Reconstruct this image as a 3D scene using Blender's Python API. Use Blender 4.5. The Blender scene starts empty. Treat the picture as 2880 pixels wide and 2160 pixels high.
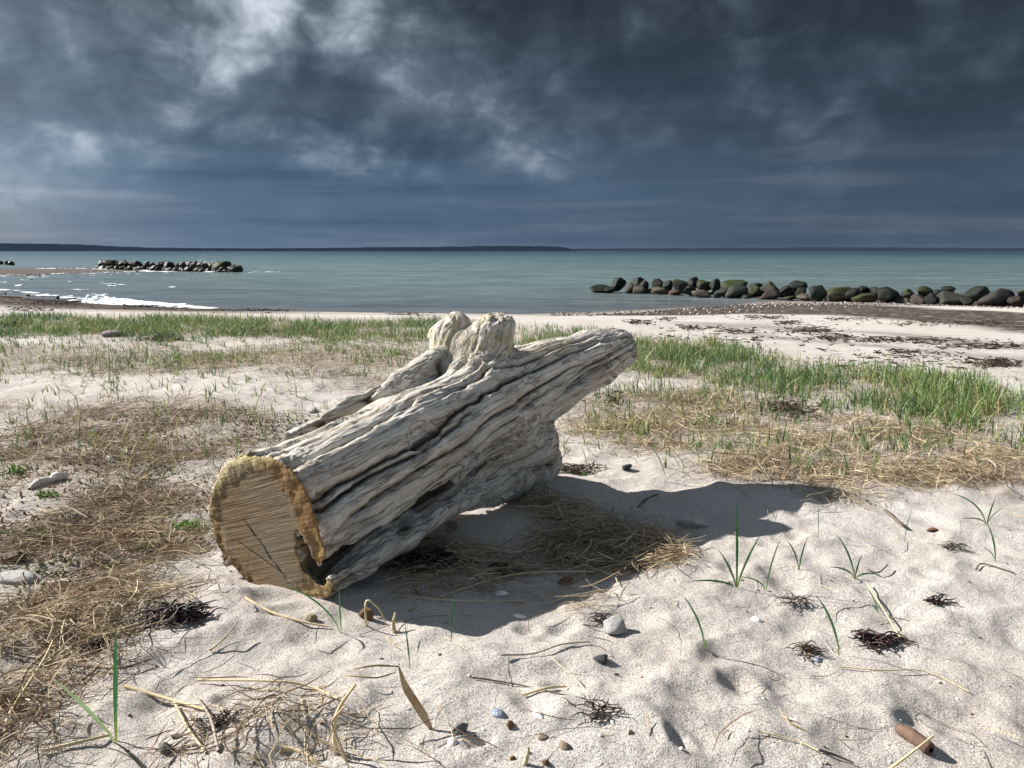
import bpy, math, random
import numpy as np
from mathutils import Vector, Matrix
random.seed(7)
rng = np.random.default_rng(11)
scene = bpy.context.scene
col = scene.collection
R = math.radians

# ------------------------------------------------------------------ camera
CAM_Z, PITCH, F = 0.95, R(9.4), 804.0
cam_d = bpy.data.cameras.new('camera'); cam_d.lens = 36*F/1024; cam_d.sensor_width = 36
cam_d.clip_start = 0.05; cam_d.clip_end = 80000
cam = bpy.data.objects.new('camera', cam_d); col.objects.link(cam)
cam.location = (0, 0, CAM_Z); cam.rotation_euler = (R(90)-PITCH, 0, 0)
scene.camera = cam
scene.render.resolution_x, scene.render.resolution_y = 1024, 768

# ------------------------------------------------------------------ sky and sun
SUN = Vector((-1.38, 0.52, 1.0)).normalized()
SUN_EL = math.asin(SUN.z)
SUN_ROT = math.atan2(SUN.x, SUN.y)
world = bpy.data.worlds.new('World'); scene.world = world; world.use_nodes = True
def build_world():
    nt = world.node_tree; nt.nodes.clear(); N = nt.nodes.new; L = nt.links.new
    def math_(op, a, b=None, clamp=False):
        n = N('ShaderNodeMath'); n.operation = op; n.use_clamp = clamp
        for i, v in enumerate((a, b)):
            if v is None: continue
            if isinstance(v, (int, float)): n.inputs[i].default_value = v
            else: L(v, n.inputs[i])
        return n.outputs[0]
    def ramp(fac, stops, interp='EASE'):
        n = N('ShaderNodeValToRGB'); n.color_ramp.interpolation = interp
        cr = n.color_ramp
        while len(cr.elements) < len(stops): cr.elements.new(0.5)
        for e, (p, c) in zip(cr.elements, stops):
            e.position = p; e.color = (c, c, c, 1) if isinstance(c, (int, float)) else (*c, 1)
        L(fac, n.inputs[0]); return n.outputs[0]
    def mix(fac, a, b, typ='MIX'):
        n = N('ShaderNodeMix'); n.data_type = 'RGBA'; n.blend_type = typ
        if isinstance(fac, (int, float)): n.inputs[0].default_value = fac
        else: L(fac, n.inputs[0])
        for i, v in ((6, a), (7, b)):
            if isinstance(v, tuple): n.inputs[i].default_value = (*v, 1)
            else: L(v, n.inputs[i])
        return n.outputs[2]
    tc = N('ShaderNodeTexCoord').outputs['Generated']
    sep = N('ShaderNodeSeparateXYZ'); L(tc, sep.inputs[0])
    zc = math_('MAXIMUM', sep.outputs[2], 0.0)
    den = math_('MULTIPLY', math_('ADD', zc, 0.62), 0.45)
    com = N('ShaderNodeCombineXYZ')
    L(math_('DIVIDE', sep.outputs[0], den), com.inputs[0])
    L(math_('DIVIDE', sep.outputs[1], den), com.inputs[1])
    def noise(vec, scale, detail, rough, dist=0.0, off=(0, 0, 0), sc=(1, 1, 1)):
        m = N('ShaderNodeMapping'); m.inputs['Location'].default_value = off; m.inputs['Scale'].default_value = sc
        L(vec, m.inputs[0])
        n = N('ShaderNodeTexNoise'); n.inputs['Scale'].default_value = scale; n.inputs['Detail'].default_value = detail
        n.inputs['Roughness'].default_value = rough; n.inputs['Distortion'].default_value = dist
        L(m.outputs[0], n.inputs['Vector']); return n.outputs['Fac']
    P = com.outputs[0]
    big = noise(P, 1.0, 3, 0.5, 0.25, (3.1, 1.7, 0.3))
    med = noise(P, 2.6, 6, 0.55, 0.25, (0.4, 5.2, 2.0))
    sxy = Vector((SUN.x, SUN.y)).normalized()*0.085
    med2 = noise(P, 2.6, 4, 0.55, 0.25, (0.4+sxy.x, 5.2+sxy.y, 2.0))
    fine = noise(P, 6.0, 6, 0.64, 0.3, (7.3, 2.2, 1.0))
    # thickness of the cloud: low = thin and bright
    # nearer the sun's side of the sky the cloud is thinner and brighter
    sd = N('ShaderNodeVectorMath'); sd.operation = 'DOT_PRODUCT'; L(tc, sd.inputs[0]); sd.inputs[1].default_value = SUN
    sunny = ramp(sd.outputs['Value'], [(0.0, 0.0), (0.35, 0.42), (0.7, 0.85), (1.0, 1.0)], 'LINEAR')
    t = math_('ADD', math_('ADD', math_('MULTIPLY', big, 0.50), math_('MULTIPLY', med, 0.70)), math_('MULTIPLY', fine, 0.30))
    # openings in the cloud (directions in the sky)
    def opening(u, v, rad, amt):
        a, b = (u-512)/F, -(v-384)/F
        d = Vector((a, math.cos(PITCH)+b*math.sin(PITCH), -math.sin(PITCH)+b*math.cos(PITCH))).normalized()
        n = N('ShaderNodeVectorMath'); n.operation = 'DISTANCE'; L(tc, n.inputs[0]); n.inputs[1].default_value = d
        return math_('MULTIPLY', ramp(math_('DIVIDE', n.outputs['Value'], rad), [(0.0, 1.0), (1.0, 0.0)]), amt)
    o = opening(232, 28, 0.10, 0.13)
    for a in ((408, 95, 0.070, 0.17), (395, 60, 0.06, 0.04), (215, 110, 0.085, 0.10), (112, 172, 0.085, 0.18), (372, 166, 0.07, 0.10), (30, 172, 0.09, 0.10), (345, 20, 0.08, -0.04), (170, 60, 0.09, 0.05),
              (845, 158, 0.08, 0.07), (530, 145, 0.09, 0.05), (75, 75, 0.08, 0.06), (480, 110, 0.10, 0.03), (690, 160, 0.12, 0.03),
              (40, 20, 0.20, -0.11), (480, 30, 0.15, -0.10), (355, 85, 0.085, -0.12), (700, 20, 0.3, -0.07), (900, 50, 0.36, -0.10), (255, 152, 0.09, -0.06), (300, 75, 0.07, -0.04), (940, 125, 0.10, -0.06)):
        o = math_('ADD', o, opening(*a))
    t = math_('SUBTRACT', t, o)
    t = math_('ADD', t, math_('MULTIPLY', math_('SUBTRACT', med2, med), 0.85))
    t = math_('SUBTRACT', t, math_('MULTIPLY', math_('SUBTRACT', sunny, 0.42), 0.10))
    # small billows with crisp edges
    wn = N('ShaderNodeTexNoise'); wn.inputs['Scale'].default_value = 2.2; wn.inputs['Detail'].default_value = 3
    wv = N('ShaderNodeVectorMath'); wv.operation = 'MULTIPLY_ADD'
    L(P, wn.inputs['Vector']); L(wn.outputs['Color'], wv.inputs[0]); wv.inputs[1].default_value = (0.5, 0.5, 0.5); L(P, wv.inputs[2])
    bl = noise(wv.outputs[0], 3.0, 4, 0.5, 0.0, (2.2, 9.1, 0.7))
    t = math_('ADD', t, math_('MULTIPLY', math_('SUBTRACT', 0.075, math_('ABSOLUTE', math_('SUBTRACT', bl, 0.5))), 0.9))
    t = math_('SUBTRACT', t, 0.05)
    c = ramp(t, [(0.36, (0.50, 0.55, 0.60)), (0.47, (0.26, 0.30, 0.34)), (0.56, (0.128, 0.158, 0.190)), (0.63, (0.070, 0.092, 0.115)), (0.73, (0.036, 0.050, 0.066)), (0.83, (0.018, 0.026, 0.035)), (0.94, (0.010, 0.015, 0.020))], 'B_SPLINE')
    # the dark bank stands over the sea; overhead and behind the cloud is broken and sunlit
    fr = N('ShaderNodeVectorMath'); fr.operation = 'DOT_PRODUCT'; L(tc, fr.inputs[0]); fr.inputs[1].default_value = Vector((0.42, 0.90, 0.12)).normalized()
    c = mix(1.0, c, ramp(fr.outputs['Value'], [(0.0, (2.6, 2.48, 2.36)), (0.35, (2.2, 2.1, 2.0)), (0.62, (1.2, 1.18, 1.16)), (0.80, (1.0, 1.0, 1.0))], 'EASE'), 'MULTIPLY')
    # blue-grey veil low over the sea with flat streaks
    com2 = N('ShaderNodeCombineXYZ')
    at = math_('ARCTAN2', sep.outputs[0], sep.outputs[1])
    L(at, com2.inputs[0]); L(math_('MULTIPLY', zc, 16.0), com2.inputs[1])
    st = noise(com2.outputs[0], 1.9, 4, 0.55, 0.2, (1.0, 2.0, 0.0))
    veil = ramp(st, [(0.30, (0.020, 0.048, 0.098)), (0.50, (0.038, 0.072, 0.128)), (0.70, (0.084, 0.112, 0.162))])
    veil = mix(1.0, veil, ramp(sunny, [(0.0, 0.70), (0.5, 1.15), (1.0, 1.7)], 'LINEAR'), 'MULTIPLY')
    vf = ramp(zc, [(0.0, 0.95), (0.06, 0.85), (0.16, 0.25), (0.27, 0.0)])
    c = mix(vf, c, veil)
    sky = N('ShaderNodeTexSky'); sky.sky_type = 'NISHITA'; sky.sun_disc = False
    sky.sun_elevation = SUN_EL; sky.sun_rotation = SUN_ROT
    b1 = N('ShaderNodeBackground'); L(sky.outputs[0], b1.inputs[0]); b1.inputs[1].default_value = 0.10
    b2 = N('ShaderNodeBackground'); L(c, b2.inputs[0]); b2.inputs[1].default_value = SKY_GAIN
    ms = N('ShaderNodeMixShader'); L(ramp(fr.outputs['Value'], [(0.0, 0.84), (0.4, 0.88), (0.75, 0.98)], 'EASE'), ms.inputs[0])
    L(b1.outputs[0], ms.inputs[1]); L(b2.outputs[0], ms.inputs[2])
    out = N('ShaderNodeOutputWorld'); L(ms.outputs[0], out.inputs[0])
SKY_GAIN = 0.74
build_world()
sun_d = bpy.data.lights.new('sun', 'SUN'); sun_d.energy = 5.0; sun_d.angle = R(0.6); sun_d.color = (1.0, 0.965, 0.915)
sun = bpy.data.objects.new('sun', sun_d); col.objects.link(sun)
sun.rotation_euler = SUN.to_track_quat('Z', 'Y').to_euler(); sun.location = (-30, 10, 25)
vs = scene.view_settings; vs.view_transform = 'Standard'; vs.look = 'None'; vs.gamma = 1; vs.use_curve_mapping = False
vs.exposure = 1.0
scene.cycles.max_bounces = 5; scene.cycles.diffuse_bounces = 3; scene.cycles.glossy_bounces = 2; scene.cycles.transmission_bounces = 2
world.cycles.sampling_method = 'MANUAL'; world.cycles.sample_map_resolution = 512

# ------------------------------------------------------------------ numeric helpers
_p = np.random.default_rng(5).permutation(512).astype(np.int64)
_p = np.concatenate([_p, _p, _p])
_a2 = np.random.default_rng(4).random(512)*6.2832; _g2x = np.cos(_a2).astype(np.float32); _g2y = np.sin(_a2).astype(np.float32)
_g = np.random.default_rng(6).normal(size=(512, 3)).astype(np.float32); _g /= np.linalg.norm(_g, axis=1)[:, None]
_n1 = np.random.default_rng(9).normal(size=4096)
def n1(x, k):
    """cheap smooth noise along a line"""
    x = x+k*37.7; i = np.floor(x).astype(np.int64); f = x-i; f = f*f*(3-2*f)
    return 0.5*(_n1[i & 4095]*(1-f)+_n1[(i+1) & 4095]*f)
def pn(x, y, z=0.0, seed=0):
    if isinstance(z, (int, float)):                       # flat noise needs four corners only
        x, y = np.broadcast_arrays(np.asarray(x, np.float32)+np.float32(seed*17.31+z*3.3), np.asarray(y, np.float32)-np.float32(seed*9.17))
        xi, yi = np.floor(x).astype(np.int32), np.floor(y).astype(np.int32)
        fx, fy = x-xi, y-yi
        u, v = fx*fx*fx*(fx*(fx*6-15)+10), fy*fy*fy*(fy*(fy*6-15)+10)
        p0, p1 = _p[xi & 511], _p[(xi+1) & 511]; j0, j1 = (yi+seed) & 511, (yi+1+seed) & 511
        def g2(a, j, i, k):
            h = _p[a+j]; return _g2x[h]*(fx-i)+_g2y[h]*(fy-k)
        a = g2(p0, j0, 0, 0); b = g2(p1, j0, 1, 0); c = g2(p0, j1, 0, 1); d = g2(p1, j1, 1, 1)
        a += u*(b-a); c += u*(d-c)
        return 1.5*(a+v*(c-a))
    x, y, z = np.broadcast_arrays(np.asarray(x, np.float32)+seed*17.31, np.asarray(y, np.float32)-seed*9.17, np.asarray(z, np.float32)+seed*3.7)
    xi, yi, zi = np.floor(x).astype(np.int64), np.floor(y).astype(np.int64), np.floor(z).astype(np.int64)
    fx, fy, fz = x-xi, y-yi, z-zi
    u, v, w = (t*t*t*(t*(t*6-15)+10) for t in (fx, fy, fz))
    def gr(i, j, k):
        h = _p[_p[_p[(xi+i) & 511]+((yi+j) & 511)]+((zi+k) & 511)]
        g = _g[h]
        return g[..., 0]*(fx-i)+g[..., 1]*(fy-j)+g[..., 2]*(fz-k)
    def lp(a, b, t): return a+t*(b-a)
    return 1.5*lp(lp(lp(gr(0,0,0), gr(1,0,0), u), lp(gr(0,1,0), gr(1,1,0), u), v),
              lp(lp(gr(0,0,1), gr(1,0,1), u), lp(gr(0,1,1), gr(1,1,1), u), v), w)
def fbm(x, y, z=0.0, oct=4, seed=0, rough=0.5):
    a, s, f = 1.0, 0, 1.0
    for i in range(oct):
        s = s+a*pn(np.asarray(x)*f, np.asarray(y)*f, np.asarray(z)*f, seed+i); a *= rough; f *= 2.03
    return s
def sst(a, b, x):
    t = np.clip((np.asarray(x, np.float64)-a)/(b-a), 0, 1); return t*t*(3-2*t)
def poly_dist(poly, x, y):
    """signed distance to a closed polygon, positive inside"""
    P = np.array(poly, float); Q = np.roll(P, -1, 0)
    d = np.full(np.shape(x), 1e9); ins = np.zeros(np.shape(x), bool)
    for (ax, ay), (bx_, by_) in zip(P, Q):
        ex, ey = bx_-ax, by_-ay
        t = np.clip(((x-ax)*ex+(y-ay)*ey)/(ex*ex+ey*ey), 0, 1)
        d = np.minimum(d, np.hypot(x-ax-t*ex, y-ay-t*ey))
        c = ((ay > y) != (by_ > y)) & (x < (bx_-ax)*(y-ay)/(by_-ay+1e-12)+ax)
        ins ^= c
    return np.where(ins, d, -d)

# ------------------------------------------------------------------ the lie of the land
SEA = -0.85
SHORE = [(-160,-60),(160,-60),(160,50),(60,33),(35,25.5),(20,26.0),(13,28.8),(10,29.4),(6.5,26.6),(3.2,24.2),(0.3,23.2),(-5,24.0),(-10.3,25.6),(-14.4,27.7),(-17,30),(-23,36),(-34,44),(-42,52),
         (-38.5,58),(-34,68),(-33,73),(-36,77),(-46,82),(-70,85),(-160,84)]
DUNE = [(-160,-60),(160,-60),(60,-40),(20,-10),(6,3.2),(3.7,5.9),(2.6,7.5),(1.5,9.2),(0.7,10.4),(-1,11.0),(-8,11.6),(-20,13.5),(-60,25),(-160,60)]
LOG_A = np.array((-0.675, 2.10, 0.195))
_dm = np.random.default_rng(3)
DIMP = []
for i in range(420):
    y = 1.1+_dm.random()**1.5*5.5; x = (_dm.random()*2-1)*(0.8*y+0.5)
    DIMP.append((x, y, 0.03+0.07*_dm.random()**1.5, (0.005+0.010*_dm.random()), _dm.random()*6.28, 0.6+0.6*_dm.random()))
DA = np.array(DIMP)
def H(x, y, detail=True):
    x = np.asarray(x, np.float64); y = np.asarray(y, np.float64)
    ds = poly_dist(SHORE, x, y); dd = poly_dist(DUNE, x, y)
    out = np.maximum(-dd, 0)
    s = np.clip(ds/(ds+out+1e-6), 0, 1)
    z = np.where(ds > 0, SEA+(-SEA)*(1-(1-s)**0.92), SEA+ds*0.07)
    z = np.maximum(z, SEA-2.5)
    near = 1/(1+(np.hypot(x, y)/14.0)**3)
    z = z+0.05*pn(x*0.45, y*0.45, 0, 1)*near*sst(0.1, 1.2, ds)
    z = z+0.030*pn(x*0.16, y*0.5, 0, 21)*sst(0.3, 2.0, ds)
    if detail:
        r = np.hypot(x, y)
        n1 = pn(x*2.3+0.5*pn(x*1.3, y*1.3, 0, 9), y*2.6, 0, 2)
        n2 = pn(x*5.2+0.6*pn(x*3, y*3, 0, 8), y*5.6, 0, 3)
        n3 = pn(x*13, y*13, 0, 4)
        rid = 1-np.abs(pn(x*3.4, y*3.9, 0.3, 5))*1.6
        fade = 1/(1+(r/9.0)**2)
        z = z+fade*(0.016*n1+0.013*n2+0.0085*n3*1/(1+(r/4)**2)+0.0036*pn(x*31, y*31, 0, 6)/(1+(r/3)**2)+0.010*np.maximum(rid, 0)**2)
        if x.size < 40:
            ex, ey = x.ravel()[:, None]-DA[:, 0], y.ravel()[:, None]-DA[:, 1]; ca, sa = np.cos(DA[:, 4]), np.sin(DA[:, 4])
            q = ((ex*ca+ey*sa)/DA[:, 2])**2+((-ex*sa+ey*ca)/(DA[:, 2]*DA[:, 5]))**2
            near_ = (np.abs(ex) < 4*DA[:, 2]) & (np.abs(ey) < 4*DA[:, 2])
            z = z+((DA[:, 3]*(-np.exp(-q*1.3)+0.35*np.exp(-((np.sqrt(q)-1.35)/0.5)**2)))*near_).sum(1).reshape(x.shape)
        for (dx, dy, rad, dep, ang, asp) in (DIMP if x.size >= 40 else ()):
            m = (np.abs(x-dx) < 4*rad) & (np.abs(y-dy) < 4*rad)
            if not m.any(): continue
            ca, sa = math.cos(ang), math.sin(ang)
            u = ((x[m]-dx)*ca+(y[m]-dy)*sa)/rad; v = (-(x[m]-dx)*sa+(y[m]-dy)*ca)/(rad*asp)
            q = u*u+v*v
            z[m] += dep*(-np.exp(-q*1.3)+0.35*np.exp(-((np.sqrt(q)-1.35)/0.5)**2))
        # hollow below the log, sand heaped against its cut end
        z = z-0.035*np.exp(-(((x-0.05)/0.45)**2+((y-2.35)/0.40)**2))
        z = z+0.028*np.exp(-(((x+0.80)/0.25)**2+((y-1.98)/0.16)**2))
        z = z+0.035*np.exp(-(((x-0.06)/0.22)**2+((y-3.22)/0.18)**2))+0.02*np.exp(-(((x+0.22)/0.18)**2+((y-2.72)/0.30)**2))
    return z
def Hs(x, y): return float(H(np.array([x]), np.array([y]))[0])
def ray(u, v):
    a, b = (u-512)/F, -(v-384)/F
    return np.array((a, math.cos(PITCH)+b*math.sin(PITCH), -math.sin(PITCH)+b*math.cos(PITCH)))
def atY(u, v, Y):
    d = ray(u, v); return np.array((0, 0, CAM_Z))+d*(Y/d[1])
def gnd(u, v):
    """where the line of sight through a picture point meets the ground"""
    d = ray(u, v); z = 0.0
    for _ in range(9):
        t = (z-CAM_Z)/d[2]; x, y = d[0]*t, d[1]*t
        z = 0.35*z+0.65*Hs(x, min(y, 120))
    return np.array((x, y, Hs(x, y)))
def gnd_v(u, v):
    """the same for many picture points at once"""
    a, b = (np.asarray(u, float)-512)/F, -(np.asarray(v, float)-384)/F
    dy = math.cos(PITCH)+b*math.sin(PITCH); dz = np.minimum(-math.sin(PITCH)+b*math.cos(PITCH), -0.01); z = np.zeros(len(a))
    for _ in range(14):
        t = (z-CAM_Z)/dz; x, y = a*t, dy*t
        z = 0.5*z+0.5*H(x, np.minimum(y, 110), False)
    return x, y
K = 1024/2880
def g28(X, Y): return gnd(X*K, Y*K)
def pgon(pts, sc):
    """picture outline to ground outline on the flat"""
    o = []
    for X, Y in pts:
        d = ray(X*sc, Y*sc); t = -CAM_Z/min(d[2], -0.02); o.append((d[0]*t, d[1]*t))
    return o

# ------------------------------------------------------------------ mesh and object helpers
def mesh_np(name, v, f, attrs=None, smooth=True):
    me = bpy.data.meshes.new(name)
    v = np.asarray(v, np.float32)
    if isinstance(f, np.ndarray):
        k = f.shape[1]; me.vertices.add(len(v)); me.vertices.foreach_set('co', v.ravel())
        me.loops.add(f.size); me.loops.foreach_set('vertex_index', f.ravel().astype(np.int32))
        me.polygons.add(len(f)); me.polygons.foreach_set('loop_start', (np.arange(len(f))*k).astype(np.int32))
        me.update(calc_edges=True); me.validate()
    else:
        me.from_pydata(v.tolist(), [], f)
    if attrs:
        for n, a in attrs.items():
            a = np.asarray(a, np.float32)
            if a.ndim == 1:
                at = me.attributes.new(n, 'FLOAT', 'POINT'); at.data.foreach_set('value', a)
            else:
                at = me.attributes.new(n, 'FLOAT_VECTOR', 'POINT'); at.data.foreach_set('vector', a.ravel())
    if smooth: me.polygons.foreach_set('use_smooth', np.ones(len(me.polygons), bool))
    return me
def obj(name, me, mat=None, parent=None, loc=None):
    o = bpy.data.objects.new(name, me); col.objects.link(o)
    if mat is not None and me is not None and len(me.materials) == 0: me.materials.append(mat)
    if parent is not None: o.parent = parent
    if loc is not None: o.location = loc
    return o
def tag(o, label=None, cat=None, group=None, kind=None):
    if label: o['label'] = label
    if cat: o['category'] = cat
    if group: o['group'] = group
    if kind: o['kind'] = kind
    return o

# ------------------------------------------------------------------ material helpers
class MT:
    def __init__(s, name, rough=0.8, spec=0.3):
        s.m = bpy.data.materials.new(name); s.m.use_nodes = True
        s.nt = s.m.node_tree; s.b = s.nt.nodes['Principled BSDF']
        s.b.inputs['Roughness'].default_value = rough; s.b.inputs['Specular IOR Level'].default_value = spec
    def n(s, t): return s.nt.nodes.new(t)
    def l(s, a, b): s.nt.links.new(a, b)
    def attr(s, name, out='Fac'):
        n = s.n('ShaderNodeAttribute'); n.attribute_name = name; return n.outputs[out]
    def pos(s): return s.n('ShaderNodeNewGeometry').outputs['Position']
    def ocoord(s): return s.n('ShaderNodeTexCoord').outputs['Object']
    def mp(s, vec, sc, off=(0, 0, 0)):
        m = s.n('ShaderNodeMapping'); m.inputs['Scale'].default_value = sc; m.inputs['Location'].default_value = off
        s.l(vec, m.inputs[0]); return m.outputs[0]
    def noise(s, vec, scale, detail=4, rough=0.55, dist=0.0):
        n = s.n('ShaderNodeTexNoise'); n.inputs['Scale'].default_value = scale; n.inputs['Detail'].default_value = detail
        n.inputs['Roughness'].default_value = rough; n.inputs['Distortion'].default_value = dist
        if vec is not None: s.l(vec, n.inputs['Vector'])
        return n.outputs['Fac']
    def voro(s, vec, scale, feat='F1'):
        n = s.n('ShaderNodeTexVoronoi'); n.inputs['Scale'].default_value = scale; n.feature = feat
        if vec is not None: s.l(vec, n.inputs['Vector'])
        return n
    def ramp(s, fac, stops, interp='LINEAR'):
        n = s.n('ShaderNodeValToRGB'); cr = n.color_ramp; cr.interpolation = interp
        while len(cr.elements) < len(stops): cr.elements.new(0.5)
        for e, (p, c) in zip(cr.elements, stops):
            e.position = p; e.color = (c, c, c, 1) if isinstance(c, (int, float)) else (*c, 1)
        s.l(fac, n.inputs[0]); return n.outputs[0]
    def mix(s, fac, a, b, typ='MIX'):
        n = s.n('ShaderNodeMix'); n.data_type = 'RGBA'; n.blend_type = typ
        if isinstance(fac, (int, float)): n.inputs[0].default_value = fac
        else: s.l(fac, n.inputs[0])
        for i, v in ((6, a), (7, b)):
            if isinstance(v, tuple): n.inputs[i].default_value = (*v, 1)
            else: s.l(v, n.inputs[i])
        return n.outputs[2]
    def math(s, op, a, b=None, clamp=False):
        n = s.n('ShaderNodeMath'); n.operation = op; n.use_clamp = clamp
        for i, v in enumerate((a, b)):
            if v is None: continue
            if isinstance(v, (int, float)): n.inputs[i].default_value = v
            else: s.l(v, n.inputs[i])
        return n.outputs[0]
    def color(s, c):
        if isinstance(c, tuple): s.b.inputs['Base Color'].default_value = (*c, 1)
        else: s.l(c, s.b.inputs['Base Color'])
        return s
    def bump(s, h, dist, strength=1.0):
        n = s.n('ShaderNodeBump'); n.inputs['Distance'].default_value = dist; n.inputs['Strength'].default_value = strength
        s.l(h, n.inputs['Height'])
        prev = s.b.inputs['Normal']
        if prev.is_linked: s.l(prev.links[0].from_socket, n.inputs['Normal'])
        s.l(n.outputs[0], prev); return s

def mat_sand():
    t = MT('sand', 1.0, 0.0); p = t.pos()
    big = t.noise(p, 1.1, 5, 0.6)
    c = t.ramp(big, [(0.3, (0.50, 0.455, 0.415)), (0.55, (0.585, 0.545, 0.505)), (0.75, (0.61, 0.58, 0.55))])
    g = t.noise(p, 230, 3, 0.75)
    c = t.mix(1.0, c, t.ramp(g, [(0.30, (0.30, 0.27, 0.27)), (0.45, (0.84, 0.82, 0.81)), (0.62, (1.16, 1.16, 1.16))]), 'MULTIPLY')
    v = t.voro(p, 120)
    dots = t.ramp(v.outputs['Distance'], [(0.12, 1.0), (0.2, 0.0)])
    vc = t.n('ShaderNodeSeparateColor'); t.l(v.outputs['Color'], vc.inputs[0])
    dots = t.math('MULTIPLY', dots, t.math('GREATER_THAN', vc.outputs[0], 0.72))
    c = t.mix(dots, c, t.ramp(vc.outputs[1], [(0.0, (0.10, 0.09, 0.09)), (0.5, (0.20, 0.13, 0.10)), (0.75, (0.30, 0.26, 0.22)), (0.85, (0.8, 0.78, 0.75))]))
    # trodden-in plant crumbs, strandline staining and wet sand, from the ground's own attributes
    lit = t.attr('litter')
    crumb = t.noise(p, 26, 6, 0.7)
    lf = t.math('MULTIPLY', lit, t.ramp(crumb, [(0.34, 0.0), (0.56, 1.0)]), True)
    c = t.mix(t.math('MULTIPLY', lf, 0.85), c, t.ramp(t.noise(p, 70, 4, 0.7), [(0.3, (0.085, 0.060, 0.045)), (0.55, (0.20, 0.150, 0.105)), (0.75, (0.40, 0.32, 0.22))]))
    wr = t.attr('wrack')
    wn = t.noise(t.mp(p, (1.0, 2.2, 1)), 3.2, 7, 0.68)
    wf = t.math('MULTIPLY', wr, t.ramp(wn, [(0.30, 0.0), (0.44, 1.0)]), True)
    c = t.mix(t.math('MULTIPLY', wf, 0.96), c, t.ramp(t.noise(p, 7, 5, 0.75), [(0.35, (0.026, 0.020, 0.016)), (0.58, (0.070, 0.053, 0.043)), (0.70, (0.24, 0.215, 0.20))]))
    c = t.mix(t.attr('wet'), c, t.mix(1.0, c, (0.42, 0.38, 0.36), 'MULTIPLY'))
    t.color(c)
    t.bump(t.noise(p, 38, 6, 0.72), 0.012, 0.9)
    t.bump(g, 0.004, 1.0)
    return t.m

def ground():
    ys = [0.9]
    while ys[-1] < 112: ys.append(ys[-1]+0.0062*ys[-1])
    ys = np.array([-60, -40, -25, -15, -9, -5, -3, -1.8, -1, -0.4, 0, 0.2, 0.4, 0.6, 0.75]+ys)
    m = 520
    u = np.linspace(-1, 1, m)
    ext = np.array([1.06, 1.15, 1.3, 1.55, 2.0, 3.0, 5.0])
    uu = np.concatenate([-ext[::-1], u, ext])
    hw = np.maximum(0.78*np.maximum(ys, 0)+0.7, 0.9)
    X = uu[None, :]*hw[:, None]
    far = np.abs(uu) > 1
    k = (np.abs(uu[far])-1)/4.0
    X[:, far] = np.sign(uu[far])[None, :]*(hw[:, None]+k[None, :]*(160-np.minimum(hw, 150))[:, None])
    Y = np.repeat(ys[:, None], len(uu), 1)
    x, y = X.ravel(), Y.ravel()
    z = H(x, y)
    nr, nc = len(ys), len(uu)
    i = np.arange(nr*nc).reshape(nr, nc)
    f = np.stack([i[:-1, :-1], i[:-1, 1:], i[1:, 1:], i[1:, :-1]], -1).reshape(-1, 4)
    ds = poly_dist(SHORE, x, y); dd = poly_dist(DUNE, x, y)
    wet = 1-sst(0.3, 1.5, ds+0.7*pn(x*0.6, y*0.6, 0, 31))
    # bands of strandline: along the waterline, and higher up the beach
    w = np.exp(-((ds-2.6-0.9*pn(x*0.25, y*0.25, 0, 33))/1.7)**2)*1.0*(0.35+0.65*sst(-2, 4, x))
    hi = np.exp(-((dd+4.6+1.0*pn(x*0.3, y*0.3, 0, 34))/0.5)**2)*0.8*sst(1.0, 4.0, x)
    lo = np.exp(-((dd+2.6+0.9*pn(x*0.35, y*0.35, 0, 35))/0.35)**2)*0.75*sst(1.5, 4.0, x)
    left = sst(-4, -9, x)*sst(6, 1.5, ds)*0.85
    bx_, by_ = gnd_v(*np.array([(600, 313), (700, 307), (800, 303.5), (900, 306), (1024, 313), (1150, 319), (1150, 344), (1024, 333), (930, 323), (840, 315), (740, 313), (640, 315)], float).T)
    band = sst(-0.5, 0.6, poly_dist(list(zip(bx_, by_)), x, y)+0.5*pn(x*0.5, y*0.5, 0, 36))
    wrack = np.clip(w*0.8+0.6*hi+0.6*lo+left+band, 0, 1)*sst(0.0, -0.6, dd)
    spit = (y > 50) & (x < -20); wrack = np.where(spit, 0.9, wrack)
    me = mesh_np('sand', np.stack([x, y, z], 1), f, {'wet': wet, 'wrack': wrack, 'litter': litter_density(x, y)})
    o = obj('sand_beach', me, mat_sand()); o['kind'] = 'structure'; o['label'] = 'pale speckled beach sand sloping down to the sea'
    return o

# ------------------------------------------------------------------ where plants and litter lie (picture outlines taken to the ground)
S22 = 1024/2212
Z_STRAW = [(pgon(p, S22), w, s) for p, w, s in (
    ([(0,885),(330,880),(620,905),(620,930),(450,1000),(440,1170),(330,1240),(250,1330),(140,1440),(0,1500)], 0.66, 0.3),
    ([(1220,850),(1500,840),(1800,900),(2212,980),(2212,1060),(1900,1040),(1700,1060),(1500,1010),(1250,930)], 0.9, 0.25),
    ([(1150,1070),(1300,1100),(1440,1140),(1450,1200),(1330,1240),(1240,1250),(1180,1180)], 1.1, 0.10),
    ([(850,1170),(1150,1200),(1300,1260),(1250,1330),(1050,1330),(880,1290)], 0.38, 0.12),
    ([(430,1590),(560,1545),(800,1590),(880,1659),(420,1659)], 0.07, 0.10),
    ([(1640,1030),(1850,1020),(1900,1080),(1780,1100)], 0.7, 0.15),
    ([(0,760),(900,740),(900,830),(600,830),(0,800)], 0.6, 0.6),
    ([(0,1500),(140,1440),(200,1560),(120,1659),(0,1659)], 0.10, 0.08),
)]
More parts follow.
